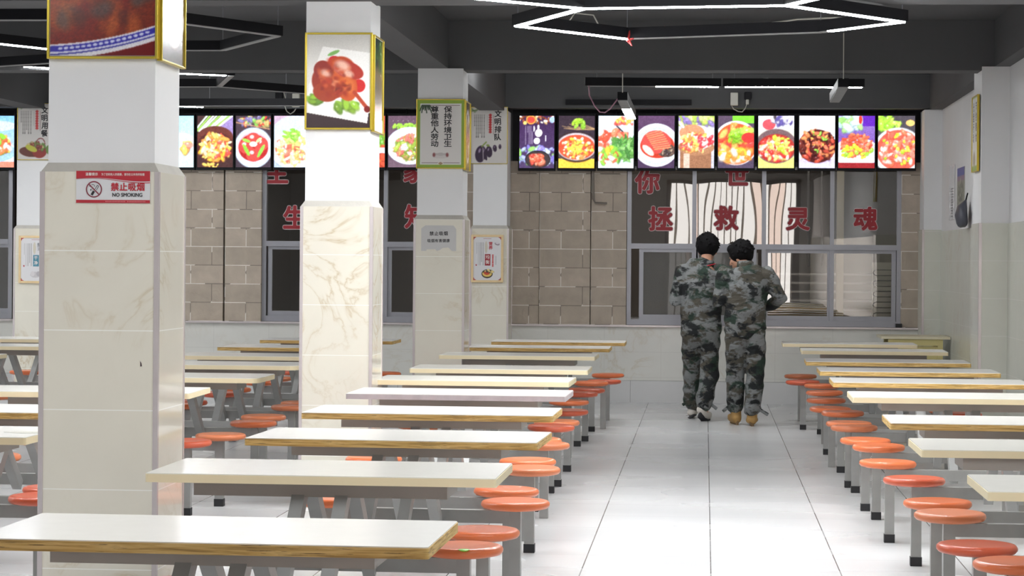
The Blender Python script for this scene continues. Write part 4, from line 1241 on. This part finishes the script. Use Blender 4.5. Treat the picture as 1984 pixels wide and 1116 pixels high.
c = Canvas(40, 60, (80, 50, 45), 8); c.el(.5, .5, .45, .4, (220, 215, 225)); c.food(.5, .5, .3, .3, [(160, 90, 70), (210, 190, 190), (120, 60, 50)], 24, .08); c.blur(1)
c.build('printed_picture', MAT['picture'], t, .352, H - .018, 0, .009)


def text_block(c, cols, y0, y1, col=(90, 86, 84), wd=.012):
    for i, x in enumerate(cols):
        e = y0 + (y1 - y0) * (1 if i % 3 else .85) * (.6 if x == min(cols) else 1)
        y = y0
        while y < e:
            c.rect(x - wd, y, x + wd, y + .011, col); y += .019


def notice(label, px0, py1, px1, py0, Y, chars, kind):
    x0, z0 = on_y(px0, py1, Y); x1, z1 = on_y(px1, py0, Y)
    W, H = x1 - x0, z1 - z0
    t = panel('slogan_poster', label, 'poster', (x0 + x1) / 2, Y, z0, W, H, fw=.006, depth=.015, group='slogan posters beside the serving windows')
    c = Canvas(80, 120, (206, 202, 198), 9)
    for k in range(7): c.line(.02, .02 + .01 * k, .1 + .02 * k, .10 - .012 * k, .006, (95, 120, 70), .7)
    text_block(c, [.1, .15, .2, .25, .3, .36], .13, .53)
    c.rect(.44, .15, .455, .4, (150, 148, 146), .6); c.rect(.61, .14, .625, .48, (120, 80, 78), .8)
    for k in range(8): c.el(.53, .14 + .043 * k, .04, .022, (180, 38, 40))
    if kind == 'egg':
        for cx, cy, rx, ry, an in ((.27, .83, .15, .15, .15), (.37, .82, .05, .13, -.35), (.5, .79, .09, .1, -.1), (.66, .73, .055, .06, -.1), (.8, .70, .035, .045, 0)):
            c.el(cx, cy, rx, ry, (44, 20, 52), an); c.el(cx - rx * .2, cy - ry * .4, rx * .2, ry * .28, (150, 130, 160), .3, .6)
        c.line(.3, .7, .42, .62, .012, (130, 150, 70)); c.line(.33, .72, .345, .95, .006, (206, 202, 198)); c.el(.47, .68, .05, .02, (130, 150, 70), .3)
    else:
        c.el(.35, .86, .3, .09, (90, 36, 22), .1); c.el(.6, .85, .2, .12, (130, 34, 24)); c.el(.52, .77, .24, .06, (205, 190, 160)); c.food(.52, .75, .22, .05, [(120, 40, 30), (190, 170, 120), (90, 120, 50)], 24, .03)
        c.el(.38, .8, .17, .05, (180, 180, 60), .4); c.el(.9, .82, .13, .09, (90, 120, 50))
        for k in range(20): a = math.pi * k / 19; c.el(.63 + .12 * math.cos(a), .72 - .1 * math.sin(a), .012, .009, (110, 30, 30))
    c.blur(1)
    c.build('printed_sheet', MAT['print_matt'], t, W - .012, H - .012, 0, .006)
    for k, ch in enumerate(chars):
        text_part('lettering', ch, MAT['red_ink'] if k == 1 and False else MAT['ink'], t, W * .235, H * (.83 - .135 * k), H * .125, -.003, .028, center=True, sx=1.0, rot=.06 if k % 2 else -.04)
    return t


notice('white poster with four black brush characters and purple aubergines, fourth pillar', 911.5, 317.5, 984, 207, 23.6 + .022 - .016, '文明排队', 'egg')
notice('white poster with brush characters and a red teapot still life, far left pillar', 33, 310, 106, 200, 23.4 + .022 - .016, '文明用餐', 'pot')


def framed(label, px0, py1, px1, py0, Y, big, box, red):
    x0, z0 = on_y(px0, py1, Y); x1, z1 = on_y(px1, py0, Y)
    W, H = x1 - x0, z1 - z0
    t = panel('framed_notice', label, 'notice', (x0 + x1) / 2, Y, z0, W, H, frame='wood_frame', fw=.024, depth=.016, group='wood framed notices beside the serving windows')
    ink = (160, 44, 52) if red else (96, 122, 150)
    c = Canvas(70, 106, (176, 70, 60), 11)
    c.mix(1 - ((np.abs(c.x - .5) > .40) & (np.abs(c.y - .5) > .43) & ((np.hypot((np.abs(c.x - .5) - .40) * .66, np.abs(c.y - .5) - .43)) > .05)) * 1.0, (214, 213, 215))
    c.rect(.36, .04, .64, .05, (150, 60, 60), .8)
    text_block(c, [.12, .18, .24, .3, .36], .13, .65, wd=.012)
    c.el(.46, .24, .05, .14, (200, 194, 178)); c.rect(.41, .40, .61, .66, (150, 30, 44) if red else (70, 130, 150))
    for k in range(8): c.el(.70, .42 + .036 * k, .028, .018, (196, 66, 66))
    c.rect(.8, .43, .815, .64, (120, 116, 116)); c.el(.11, .65, .025, .02, (170, 30, 44)); c.el(.85, .16, .09, .03, (130, 110, 120), .3); c.el(.85, .15, .07, .02, (210, 205, 210), .3)
    if red:
        c.el(.5, .85, .2, .1, (44, 36, 30)); c.el(.5, .845, .17, .075, (222, 190, 100)); c.el(.49, .83, .11, .045, (190, 70, 40)); c.food(.55, .79, .2, .03, [(60, 40, 40), (220, 200, 130)], 14, .03)
    else:
        c.el(.5, .85, .18, .07, (190, 186, 188)); c.el(.4, .83, .07, .06, (206, 202, 204)); c.el(.6, .83, .07, .06, (170, 165, 170))
    c.build('printed_sheet', MAT['print_matt'], t, W - .048, H - .048, 0, .024)
    mk = MAT['red_ink'] if red else MAT['alu']
    for k, ch in enumerate(big): text_part('lettering', ch, mk, t, W * .105, H * (.78 - .085 * k), H * .085, -.003, .02, center=True)
    for k, ch in enumerate(box): text_part('lettering', ch, MAT['white_ink'], t, W * .01, H * (.50 - .105 * k), H * .09, -.003, .01, center=True)
    return t


framed('wood framed notice with red lettering and a bowl, fourth pillar', 912.5, 547, 975.5, 455, 23.6 - .018, '营养', '均衡', True)
framed('wood framed notice with blue lettering, far left pillar', 36, 548.5, 102, 457, 23.4 - .018, '整洁', '干净', False)
# paper notice on the third pillar
Y = 18.4 - .003
x0, z0 = on_y(816, 486, Y); x1, z1 = on_y(884, 437, Y); W, H = x1 - x0, z1 - z0
t = thing('paper_notice', 'worn grey paper notice with two lines of handwriting, third pillar', 'notice', ((x0 + x1) / 2, Y, z0))
poly = [(-W / 2, .0), (-W * .36, .0), (-W * .34, H * .06), (-W * .1, H * .07), (-W * .05, 0), (W * .02, H * .03), (W * .12, H * .12), (W * .28, H * .14), (W * .38, 0), (W / 2, .0), (W / 2, H * .86), (W * .42, H), (-W * .38, H), (-W / 2, H * .88)]
m = MB(); m.add([(x, 0, z) for x, z in poly] + [(x, .002, z) for x, z in poly], [tuple(range(len(poly))), tuple(reversed(range(len(poly), 2 * len(poly))))] + [(i, i + len(poly), (i + 1) % len(poly) + len(poly), (i + 1) % len(poly)) for i in range(len(poly))])
m.build('paper', plain('grey_paper', rgb(190, 189, 188), .6, var=.04), t)
text_part('lettering', '禁止吸烟', MAT['ink'], t, 0, H * .62, .036, -.002, .02, center=True, pitch=1.15, rot=.02)
text_part('lettering', '吸烟有害健康', MAT['ink'], t, 0, H * .35, .030, -.002, .012, center=True, pitch=1.08, rot=.01)
# no smoking sign on the nearest pillar
Y = 8.45 - .004
x0, z0 = on_y(147.5, 393, Y); x1, z1 = on_y(291, 331.5, Y); W, H = x1 - x0, z1 - z0
t = thing('no_smoking_sign', 'red and white no smoking sign on the nearest pillar', 'sign', ((x0 + x1) / 2, Y, z0))
MB().box(-W / 2, W / 2, 0, .003, 0, H).build('sign_plate', plain('white_sign', rgb(214, 214, 216), .3, var=.02), t)
n = 24
top = [(-W / 2 + W * k / n) for k in range(n + 1)]
wave = lambda k: H * (.745 + .045 * math.sin((k / n) * 5.2 + .15) * (1 if k / n < .62 else 1) - .03 * (k / n))
m = MB(); m.add([(x, -.0012, wave(k)) for k, x in enumerate(top)] + [(x, -.0012, H) for x in top], [(k, k + 1, k + n + 2, k + n + 1) for k in range(n)]).build('red_band', MAT['red_ink'], t)
m = MB(); m.add([(x, -.0013, wave(k) - H * .055 * min(1, .2 + k / n)) for k, x in enumerate(top)] + [(x, -.0013, wave(k) - H * .03 * min(1, .2 + k / n)) for k, x in enumerate(top)], [(k, k + 1, k + n + 2, k + n + 1) for k in range(n)]).build('wave_line', MAT['red_ink'], t)
MB().box(-W / 2, W / 2, -.0012, .001, 0, H * .095).build('red_band', MAT['red_ink'], t)
text_part('lettering', '禁止吸烟', MAT['red_ink'], t, W * .198, H * .405, H * .265, -.0016, .03, center=True, pitch=1.06)
text_part('lettering', 'NO SMOKING', MAT['ink'], t, W * .195, H * .20, H * .165, -.0016, .022, center=True, sx=.92)
text_part('lettering', '温馨提示', MAT['white_ink'], t, -W * .375, H * .86, H * .1, -.002, .02)
text_part('lettering', '为了您和他人的健康，请勿在公共场所吸烟', MAT['white_ink'], t, -W * .16, H * .86, H * .088, -.002, .01, sx=.82)
m = MB()
for k in range(26):
    if k != 13: m.box(-W * .1 + k * W * .021, -W * .1 + k * W * .021 + W * .013, -.0022, -.0016, H * .03, H * .065)
m.build('small_print', plain('pink_ink', rgb(214, 120, 124), .5), t)
R = H * .255; cx, cz = -W * .258, H * .425
m = MB(); k_ = 40
m.add([(cx + R * r * math.cos(6.2832 * k / k_), -.0022, cz + R * r * math.sin(6.2832 * k / k_)) for r in (1, .87) for k in range(k_)], [(k, (k + 1) % k_, (k + 1) % k_ + k_, k + k_) for k in range(k_)])
m.bar((cx - R * .66, -.0022, cz + R * .66), (cx + R * .66, -.0022, cz - R * .66), .0005, R * .13, up=(1, 0, 1)).build('prohibition_ring', plain('dark_red_ink', rgb(128, 30, 54), .5), t)
m = MB(); m.bar((cx - R * .28, -.0016, cz - R * .7), (cx + .0, -.0016, cz - R * .22), .0004, R * .3, up=(1, 0, -.6))
m.bar((cx + R * .12, -.0016, cz), (cx + R * .42, -.0016, cz + R * .5), .0004, R * .06, up=(1, 0, -.6)).bar((cx + R * .3, -.0016, cz - R * .1), (cx + R * .6, -.0016, cz + R * .38), .0004, R * .06, up=(1, 0, -.6)).bar((cx + R * .42, -.0016, cz + R * .5), (cx + R * .6, -.0016, cz + R * .38), .0004, R * .06, up=(1, 0, 1))
m.build('cigarette_symbol', MAT['ink'], t)
m = MB()
for q in ([(-.3, .55), (-.1, .6), (.05, .5), (.08, .3)], [(-.55, .3), (-.5, .42), (-.42, .46)], [(-.45, -.15), (-.4, -.02), (-.25, .0)], [(-.3, -.2), (-.42, -.1), (-.45, .05)]):
    for a, b in zip(q[:-1], q[1:]): m.bar((cx + R * a[0], -.0016, cz + R * a[1]), (cx + R * b[0], -.0016, cz + R * b[1]), .0004, R * .05, up=(b[1] - a[1], 0, a[0] - b[0]))
m.build('smoke_symbol', MAT['ink'], t)
# right wall: sign on the pilaster's side, notices
xs = 2.185 + .014 - .02
ya, za = on_x(1893.5, 335, xs); yb, zb = on_x(1880, 199, xs)
t = panel('slogan_board', 'green edged board with black characters on the side of the right pilaster', 'sign', xs, 18.70, 2.24, .38, .62, rz=-math.pi / 2, fw=.007, depth=.012, group='slogan boards')
c = Canvas(60, 90, (214, 213, 210), 12); c.rect(0, .92, 1, 1, (140, 165, 80)); c.el(.35, .84, .2, .1, (160, 150, 130), 0, .6); c.rect(.0, .0, 1, .02, (140, 165, 80)); c.blur(1)
c.build('printed_sheet', MAT['print_matt'], t, .366, .606, 0, .007)
text_part('lettering', '节约粮食', MAT['ink'], t, .045, .50, .08, -.003, .015, vertical=True, pitch=1.05)
text_part('lettering', '光盘行动', MAT['ink'], t, -.13, .50, .08, -.003, .015, vertical=True, pitch=1.05)
xw = XR - .001
y0, z0 = on_x(1869, 428, xw); y1, z1 = on_x(1856, 327, xw)
t = thing('wall_notice', 'curled notice with a blue top on the right wall behind the pilaster', 'notice', (xw, (y0 + y1) / 2, z0), -math.pi / 2)
Wn, Hn = abs(y1 - y0), z1 - z0
MB().box(-Wn / 2, Wn / 2, -.004, .0, 0, Hn).build('sheet', MAT['white_plastic'], t)
c = Canvas(40, 70, (150, 152, 140), 13); c.rect(0, 0, 1, .16, (80, 100, 165)); c.rect(0, .16, 1, .24, (150, 130, 150)); c.food(.5, .55, .4, .3, [(120, 122, 112), (165, 165, 150)], 40, .05); c.blur(1)
c.build('printed_sheet', MAT['print_matt'], t, Wn, Hn, 0, 0, -.006)
y0, z0 = on_x(1850, 425, xw); y1, z1 = on_x(1841, 322, xw)
t = thing('plastic_sleeve', 'shiny clear plastic sleeve with small print hanging on the right wall', 'notice', (xw, (y0 + y1) / 2, z0), -math.pi / 2)
Wn, Hn = abs(y1 - y0), z1 - z0
MB().box(-Wn / 2, Wn / 2, -.008, -.002, 0, Hn).build('sleeve', plain('glossy_white', (.75, .74, .76), .12, var=.03), t)
m = MB()
for k in range(11): m.box(-Wn * .1, Wn * .25, -.0095, -.008, Hn * .05 + k * Hn * .05, Hn * .05 + k * Hn * .05 + Hn * .03)
m.build('small_print', MAT['alu'], t)
y0, z0 = on_x(1871, 437, xw)
t = thing('dark_bag', 'dark grey bag hanging on the right wall at the pilaster', 'bag', (XR - .013, y0 - .35, z0 - .03))
MB().sweep([(-.06, 0, .05), (-.07, .0, .12), (-.06, 0, .19), (-.03, 0, .25)], [(.17, .05), (.18, .055), (.12, .045), (.03, .012)], 14, up=(1, 0, 0)).build('bag_body', plain('dark_cloth', rgb(74, 76, 86), .45, var=.25, scale=10, bmp=.4), t, smooth=True)
MB().tube([(-.03, -.02, .245), (-.012, 0, .32), (-.03, .02, .245)], .006).build('strap', MAT['black'], t)
# black foot of the sash on the window sill
x0, z0 = on_y(1741, 630, 24.02)
tag(MB().box(x0 - .03, x0 + .035, 24.02, 24.06, zs + .018, zs + .06).build('sill_block', MAT['rubber'], None), 'small black block at the right end of the window sill', 'block')
# mark on the nearest pillar
x0, z0 = on_y(273, 706, 8.45)
tag(MB().prism([(-.002, -.008), (.004, -.007), (.002, .004), (-.003, .014), (-.002, .004)], 0, .001).build('dark_chip', plain('dark_chip_colour', rgb(58, 40, 48), .7), None), 'small dark chip in the marble tile of the nearest pillar', 'mark')
bpy.data.objects['dark_chip'].location = (x0, 8.4495, z0); bpy.data.objects['dark_chip'].rotation_euler = (math.pi / 2, 0, .25)

# ================================================================== PEOPLE
def fuse(mb, voxel, sm, name, m, parent, tris=True):
    me = mb.mesh('tmp'); o = bpy.data.objects.new('tmp', me); C.objects.link(o)
    r = o.modifiers.new('r', 'REMESH'); r.mode = 'VOXEL'; r.voxel_size = voxel; r.adaptivity = 0
    s = o.modifiers.new('s', 'SMOOTH'); s.iterations = sm; s.factor = .5
    dg = bpy.context.evaluated_depsgraph_get()
    out = bpy.data.meshes.new_from_object(o.evaluated_get(dg)); out.name = name
    bpy.data.objects.remove(o); bpy.data.meshes.remove(me)
    out.materials.clear(); out.materials.append(m)
    out.polygons.foreach_set('use_smooth', [True] * len(out.polygons))
    q = bpy.data.objects.new(name, out); C.objects.link(q)
    if parent: q.parent = parent
    return q


def wrinkle(o, amp, freq, zs_=(1, 1, 1), seed=0):
    """modelled cloth folds: push vertices along their normals by a sum of slanted waves"""
    me = o.data; n = len(me.vertices)
    co = np.empty(n * 3); me.vertices.foreach_get('co', co); co = co.reshape(-1, 3)
    no = np.array([v.normal[:] for v in me.vertices])
    rg = np.random.default_rng(seed); d = np.zeros(n)
    for k in range(7):
        dr = rg.normal(size=3) * np.array([.8, .8, 1.3]); dr /= np.linalg.norm(dr)
        f = freq * (.6 + rg.random() * 1.1)
        d += np.sin(co @ dr * f + rg.random() * 6.28 + 1.5 * np.sin(co @ rg.normal(size=3) * freq * .35))
    d = np.where(d > 0, d, d * .4)
    co = co + no * (d / 7 * amp)[:, None]
    me.vertices.foreach_set('co', co.ravel()); me.update()


def hand(mb, wrist, direction, curl, side, s=1.0):
    w_ = Vector(wrist); d = Vector(direction).normalized()
    u = Vector((0, 0, 1)); lat = d.cross(u).normalized() * side
    palm = w_ + d * .085 * s
    mb.sweep([w_ - d * .01, w_ + d * .03 * s, palm], [(.024, .02), (.036, .017), (.040, .015)], 10, up=(0, 0, 1))
    for i, ln in enumerate((.068, .078, .072, .056)):
        b = palm + lat * (-.030 + .020 * i) * s
        p1 = b + d * ln * .45 - u * .006
        p2 = p1 + (d * math.cos(curl) - u * math.sin(curl)) * ln * .33
        p3 = p2 + (d * math.cos(curl * 1.9) - u * math.sin(curl * 1.9)) * ln * .28
        mb.sweep([b - d * .012, p1, p2, p3], [.0095, .009, .0085, .0075], 7, up=(0, 0, 1))
    b = w_ + d * .03 * s - lat * .034 * s
    mb.sweep([b, b - lat * .02 + d * .025, b - lat * .02 + d * .055 - u * .008], [.0115, .0105, .009], 7, up=(0, 0, 1))


def head(mb, c, yaw, pitch, k=1.0):
    """skull, jaw, nose, ears, brow and neck root; faces +Y turned by yaw (to the left positive)"""
    R = Matrix.Rotation(yaw, 3, 'Z') @ Matrix.Rotation(pitch, 3, 'X')
    sub = MB()
    sub.ell((0, -.008, .03), (.076 * k, .096 * k, .096 * k), 18, 12)
    sub.ell((0, .03, -.035), (.058 * k, .066 * k, .075 * k), 16, 10)
    sub.ell((0, .055, -.085), (.032, .032, .026))
    sub.sweep([(0, .088, .02), (0, .104, -.012), (0, .112, -.03)], [.008, .011, .014], 8, up=(1, 0, 0))
    sub.ell((0, .094, -.062), (.022, .009, .006)); sub.ell((0, .092, -.073), (.019, .009, .006))
    sub.ell((-.03, .083, .022), (.022, .01, .008)); sub.ell((.03, .083, .022), (.022, .01, .008))
    for sx in (-1, 1):
        sub.ell((sx * .078, -.005, -.012), (.011, .02, .034))
        sub.ell((sx * .04, .072, -.02), (.024, .018, .02))
    vs = [R @ Vector(v) + Vector(c) for v in sub.v]
    mb.add(vs, sub.f)
    return R


def hair_part(parent, c, R, lumps, seed, m, spikes=150, r=(.086, .106, .10)):
    sub = MB()
    sub.ell((0, -.026, .05), r, 20, 14)
    for (p, q) in lumps: sub.ell(p, q, 12, 8)
    rg = random.Random(seed)
    for k in range(spikes):
        a, e = rg.uniform(0, 6.283), rg.uniform(-.25, 1.45)
        dv = Vector((math.cos(a) * math.cos(e), math.sin(a) * math.cos(e), math.sin(e)))
        if dv.y > .55 and dv.z < .45: continue
        b = Vector((0, -.026, .05)) + Vector((dv.x * r[0], dv.y * r[1], dv.z * r[2])) * .93
        tip = b + dv * rg.uniform(.006, .018) + Vector((rg.uniform(-.014, .014), rg.uniform(-.02, .01), rg.uniform(-.028, .008)))
        sub.sweep([b - dv * .01, (b + tip) / 2, tip], [.011, .008, .004], 6, up=(.3, .2, .9))
    vs = [R @ Vector(v) + Vector(c) for v in sub.v]
    mb = MB(); mb.add(vs, sub.f)
    return fuse(mb, .0055, 2, 'hair', m, parent)


def shoe(parent, name, heel, toe, lift, mats, boot=False, wd=.048):
    """shoe from heel to toe (floor points); lift raises the heel"""
    h, t_ = Vector(heel), Vector(toe)
    d = (t_ - h).normalized(); hh = h + Vector((0, 0, lift)); mid = h * .45 + t_ * .55 + Vector((0, 0, lift * .25))
    up = Vector((0, 0, 1))
    u = MB().sweep([hh + up * .055 - d * .0, hh * .6 + mid * .4 + up * .06, mid + up * .05, t_ * .85 + mid * .15 + up * .04, t_ + up * .033],
                   [(wd * .86, .045), (wd * .92, .048), (wd * 1.02, .04), (wd * 1.05, .032), (wd * .78, .024)], 14)
    u.sweep([hh + up * .06 + d * .02, hh + up * (.16 if boot else .10) + d * .035], [(wd * .9, .052), (wd * .88, .056)], 12, up=(0, 1, 0))
    up_o = fuse(u, .008, 3, name, mats[0], parent)
    s = MB().sweep([hh + up * .012 - d * .03, hh * .6 + mid * .4 + up * .013, mid + up * .012, t_ + up * .012 - d * .02, t_ + up * .013 + d * .03],
                   [(wd * .75, .013), (wd * .9, .014), (wd * 1.05, .013), (wd * 1.05, .013), (wd * .6, .011)], 14)
    fuse(s, .007, 1, 'sole', mats[1], up_o)
    return up_o


SK = MAT['skin']


def person(label, loc, P):
    b = MB()
    R = head(b, P['head'], P['yaw'], P['pitch'])
    hd = Vector(P['head'])
    b.sweep([P['neck'], (Vector(P['neck']) + hd) / 2 + Vector((0, -.01, -.02)), hd + R @ Vector((0, -.03, -.03))], [(.062, .06), (.054, .056), (.052, .058)], 14)
    b.sweep([P['hip'], P['waist'], P['chest'], P['shoulder'], P['neck']], [(.155, .10), (.14, .09), (.165, .10), (.15, .075), (.06, .055)], 18)
    for sd in ('L', 'R'):
        sh, el, wr = P['arm' + sd]
        b.sweep([sh, el, wr], [.048, .040, .028], 12)
        dr = Vector(wr) - Vector(el)
        hand(b, wr, dr + Vector((0, 0, .04)), .55, 1 if sd == 'L' else -1)
        hp, kn, an, toe = P['leg' + sd]
        b.sweep([hp, kn, an], [.085, .058, .042], 12)
        b.sweep([an, (Vector(an) + Vector(toe)) / 2 - Vector((0, 0, .02)), toe], [.038, .034, .025], 10)
    body = fuse(b, .0085, 3, 'person', SK, None)
    body.location = loc
    tag(body, label, 'person', 'people walking to the serving window')
    # trousers: two baggy legs joined at the seat
    tr = MB()
    tr.sweep([Vector(P['hip']) - Vector((0, 0, .05)), P['hip'], Vector(P['hip']) + Vector((0, 0, .16))], [(.165, .12), (.178, .13), (.165, .115)], 18)
    for sd in ('L', 'R'):
        hp, kn, an, toe = [Vector(q) for q in P['leg' + sd]]
        md = (kn + an) / 2 + Vector((0, -.012, 0))
        tr.sweep([hp + Vector((0, 0, .02)), (hp + kn) / 2, kn, md, an + Vector((0, 0, P.get('hem', .03)))], [(.1, .112), (.093, .102), (.084, .09), (.083, .088), (.076, .082)], 16)
    tro = fuse(tr, .011, 5, 'camouflage_trousers', P['camo2'], body)
    wrinkle(tro, .024, 34, seed=P['seed'])
    # jacket
    j = MB()
    hem = Vector(P['hip']) + Vector((0, 0, P['jhem']))
    j.sweep([hem, hem + Vector((0, 0, .09)), P['waist'], P['chest'], P['shoulder'], Vector(P['shoulder']) + Vector((0, 0, .055)), Vector(P['neck']) + Vector((0, -.005, -.012))],
            [(.19, .135), (.192, .138), (.190, .135), (.198, .138), (.185, .108), (.13, .085), (.072, .07)], 22)
    for sd in ('L', 'R'):
        sh, el, wr = [Vector(q) for q in P['arm' + sd]]
        j.sweep([sh + Vector((0, 0, .01)), sh * .55 + el * .45, el, el * .45 + wr * .55, wr - (wr - el).normalized() * .02], [.078, .07, .066, .058, .047], 14)
    jk = fuse(j, .011, 4, 'camouflage_jacket', P['camo'], body)
    wrinkle(jk, .022, 30, seed=P['seed'] + 5)
    # collar, turned up round the neck
    nk = Vector(P['neck'])
    col = MB(); n = 26
    ring = []
    ch = P['collar']
    for r_, z in ((.072, -.03), (.078, .0), (.074, ch), (.068, ch + .002), (.070, .0), (.064, -.03)):
        ring.append([(nk.x + r_ * 1.02 * math.cos(6.2832 * k / n), nk.y + .008 + r_ * .98 * math.sin(6.2832 * k / n), nk.z + z - .012 * math.sin(6.2832 * k / n)) for k in range(n)])
    col.add([p for rr in ring for p in rr], [(i * n + k, i * n + (k + 1) % n, ((i + 1) % 6) * n + (k + 1) % n, ((i + 1) % 6) * n + k) for i in range(6) for k in range(n)])
    col.build('collar', P['camo'], jk, smooth=True)
    hair_part(body, P['head'], R, P['lumps'], P['seed'], MAT['hair'], r=P['hair_r'])
    return body, tro, jk, R


camo_a = camo_mat('camouflage_cloth_grey', 3.3, 0); camo_b = camo_mat('camouflage_cloth_brown', 9.1, 1)
Y1 = 21.42
P1 = dict(collar=.022, head=(.058, .075, 1.60), neck=(.042, .005, 1.475), yaw=-.12, pitch=-.22, hip=(.0, .0, .93), waist=(.0, -.01, 1.10), chest=(.005, -.015, 1.27), shoulder=(.01, -.01, 1.405), jhem=-.11,
          armL=((-.175, -.01, 1.39), (-.245, -.03, 1.12), (-.12, .24, 1.16)), armR=((.195, -.01, 1.39), (.235, -.02, 1.12), (.12, .25, 1.14)),
          legL=((-.085, .0, .86), (-.085, .16, .48), (-.075, .30, .11), (-.07, .46, .03)), legR=((.085, .0, .86), (.085, .03, .47), (.035, -.11, .13), (.06, .02, .03)),
          camo=camo_a, camo2=camo_a, seed=11, lumps=[((0, .03, .09), (.075, .07, .055)), ((-.02, -.03, .105), (.06, .06, .05))], hair_r=(.112, .12, .118))
b1, tr1, jk1, _ = person('person in grey camouflage and white sneakers, left of the two, red cord at neck', ((1359 - 1366) * 21.4 / 4400, Y1, 0), P1)
wht, drk = plain('white_sneaker', rgb(214, 208, 200), .5, var=.06), plain('dark_sole', rgb(52, 52, 56), .7)
shoe(b1, 'sneaker', (.005, -.13, .0), (.075, .03, .0), .055, (wht, drk))
shoe(b1, 'sneaker', (-.08, .27, .0), (-.075, .47, .0), .01, (wht, drk))
nk = P1['neck']
MB().tube([(nk[0] + .088 * math.cos(a / 15 * 3.6 + math.pi - .23), nk[1] + .005 + .088 * math.sin(a / 15 * 3.6 + math.pi - .23), nk[2] - .012 + .022 * abs(math.cos(a / 15 * 3.6 + math.pi - .23)) - .01) for a in range(16)], .0055, 6).build('red_cord', MAT['red_ink'], jk1, smooth=True)
P2 = dict(collar=.05, head=(-.05, .085, 1.535), neck=(-.005, .005, 1.445), yaw=1.12, pitch=-.3, hip=(.0, .0, .92), waist=(.0, -.01, 1.10), chest=(.0, -.015, 1.27), shoulder=(.0, -.01, 1.395), jhem=-.03,
          armL=((-.19, -.01, 1.38), (-.245, -.02, 1.11), (-.13, .14, 1.17)), armR=((.19, -.01, 1.38), (.315, -.04, 1.165), (.2, .2, 1.08)),
          legL=((-.088, .0, .86), (-.09, .06, .47), (-.082, .12, .13), (-.11, .27, .03)), legR=((.088, .0, .86), (.095, .02, .47), (.065, -.03, .12), (.07, .14, .03)),
          camo=camo_b, camo2=camo_a, seed=23, lumps=[((-.0, .045, .095), (.085, .055, .05)), ((.0, -.08, .015), (.075, .05, .075))], hair_r=(.112, .118, .112))
b2, tr2, jk2, _ = person('person in camouflage and tan boots, right of the two, head bowed to the left', ((1444.5 - 1366) * 20.9 / 4400, 20.88, 0), P2)
tan, tsol = plain('tan_suede', rgb(168, 132, 78), .75, var=.14, scale=18), plain('brown_sole', rgb(112, 88, 58), .7)
shoe(b2, 'boot', (-.072, .08, 0), (-.115, .27, 0), .0, (tan, tsol), True, .055)
shoe(b2, 'boot', (.065, -.06, 0), (.068, .14, 0), .0, (tan, tsol), True, .055)
# trouser ties at the ankles
for tro, pts in ((tr1, [((-.12, .26, .16), (-.17, .25, .13)), ((.09, -.1, .17), (.155, -.12, .12))]), (tr2, [((-.15, .1, .16), (-.2, .09, .12)), ((.12, -.05, .16), (.21, -.08, .105))])):
    for p, q in pts:
        MB().bar(p, q, .012, .03, up=(0, 0, 1)).build('ankle_tie', camo_a, tro, bevel=.004)
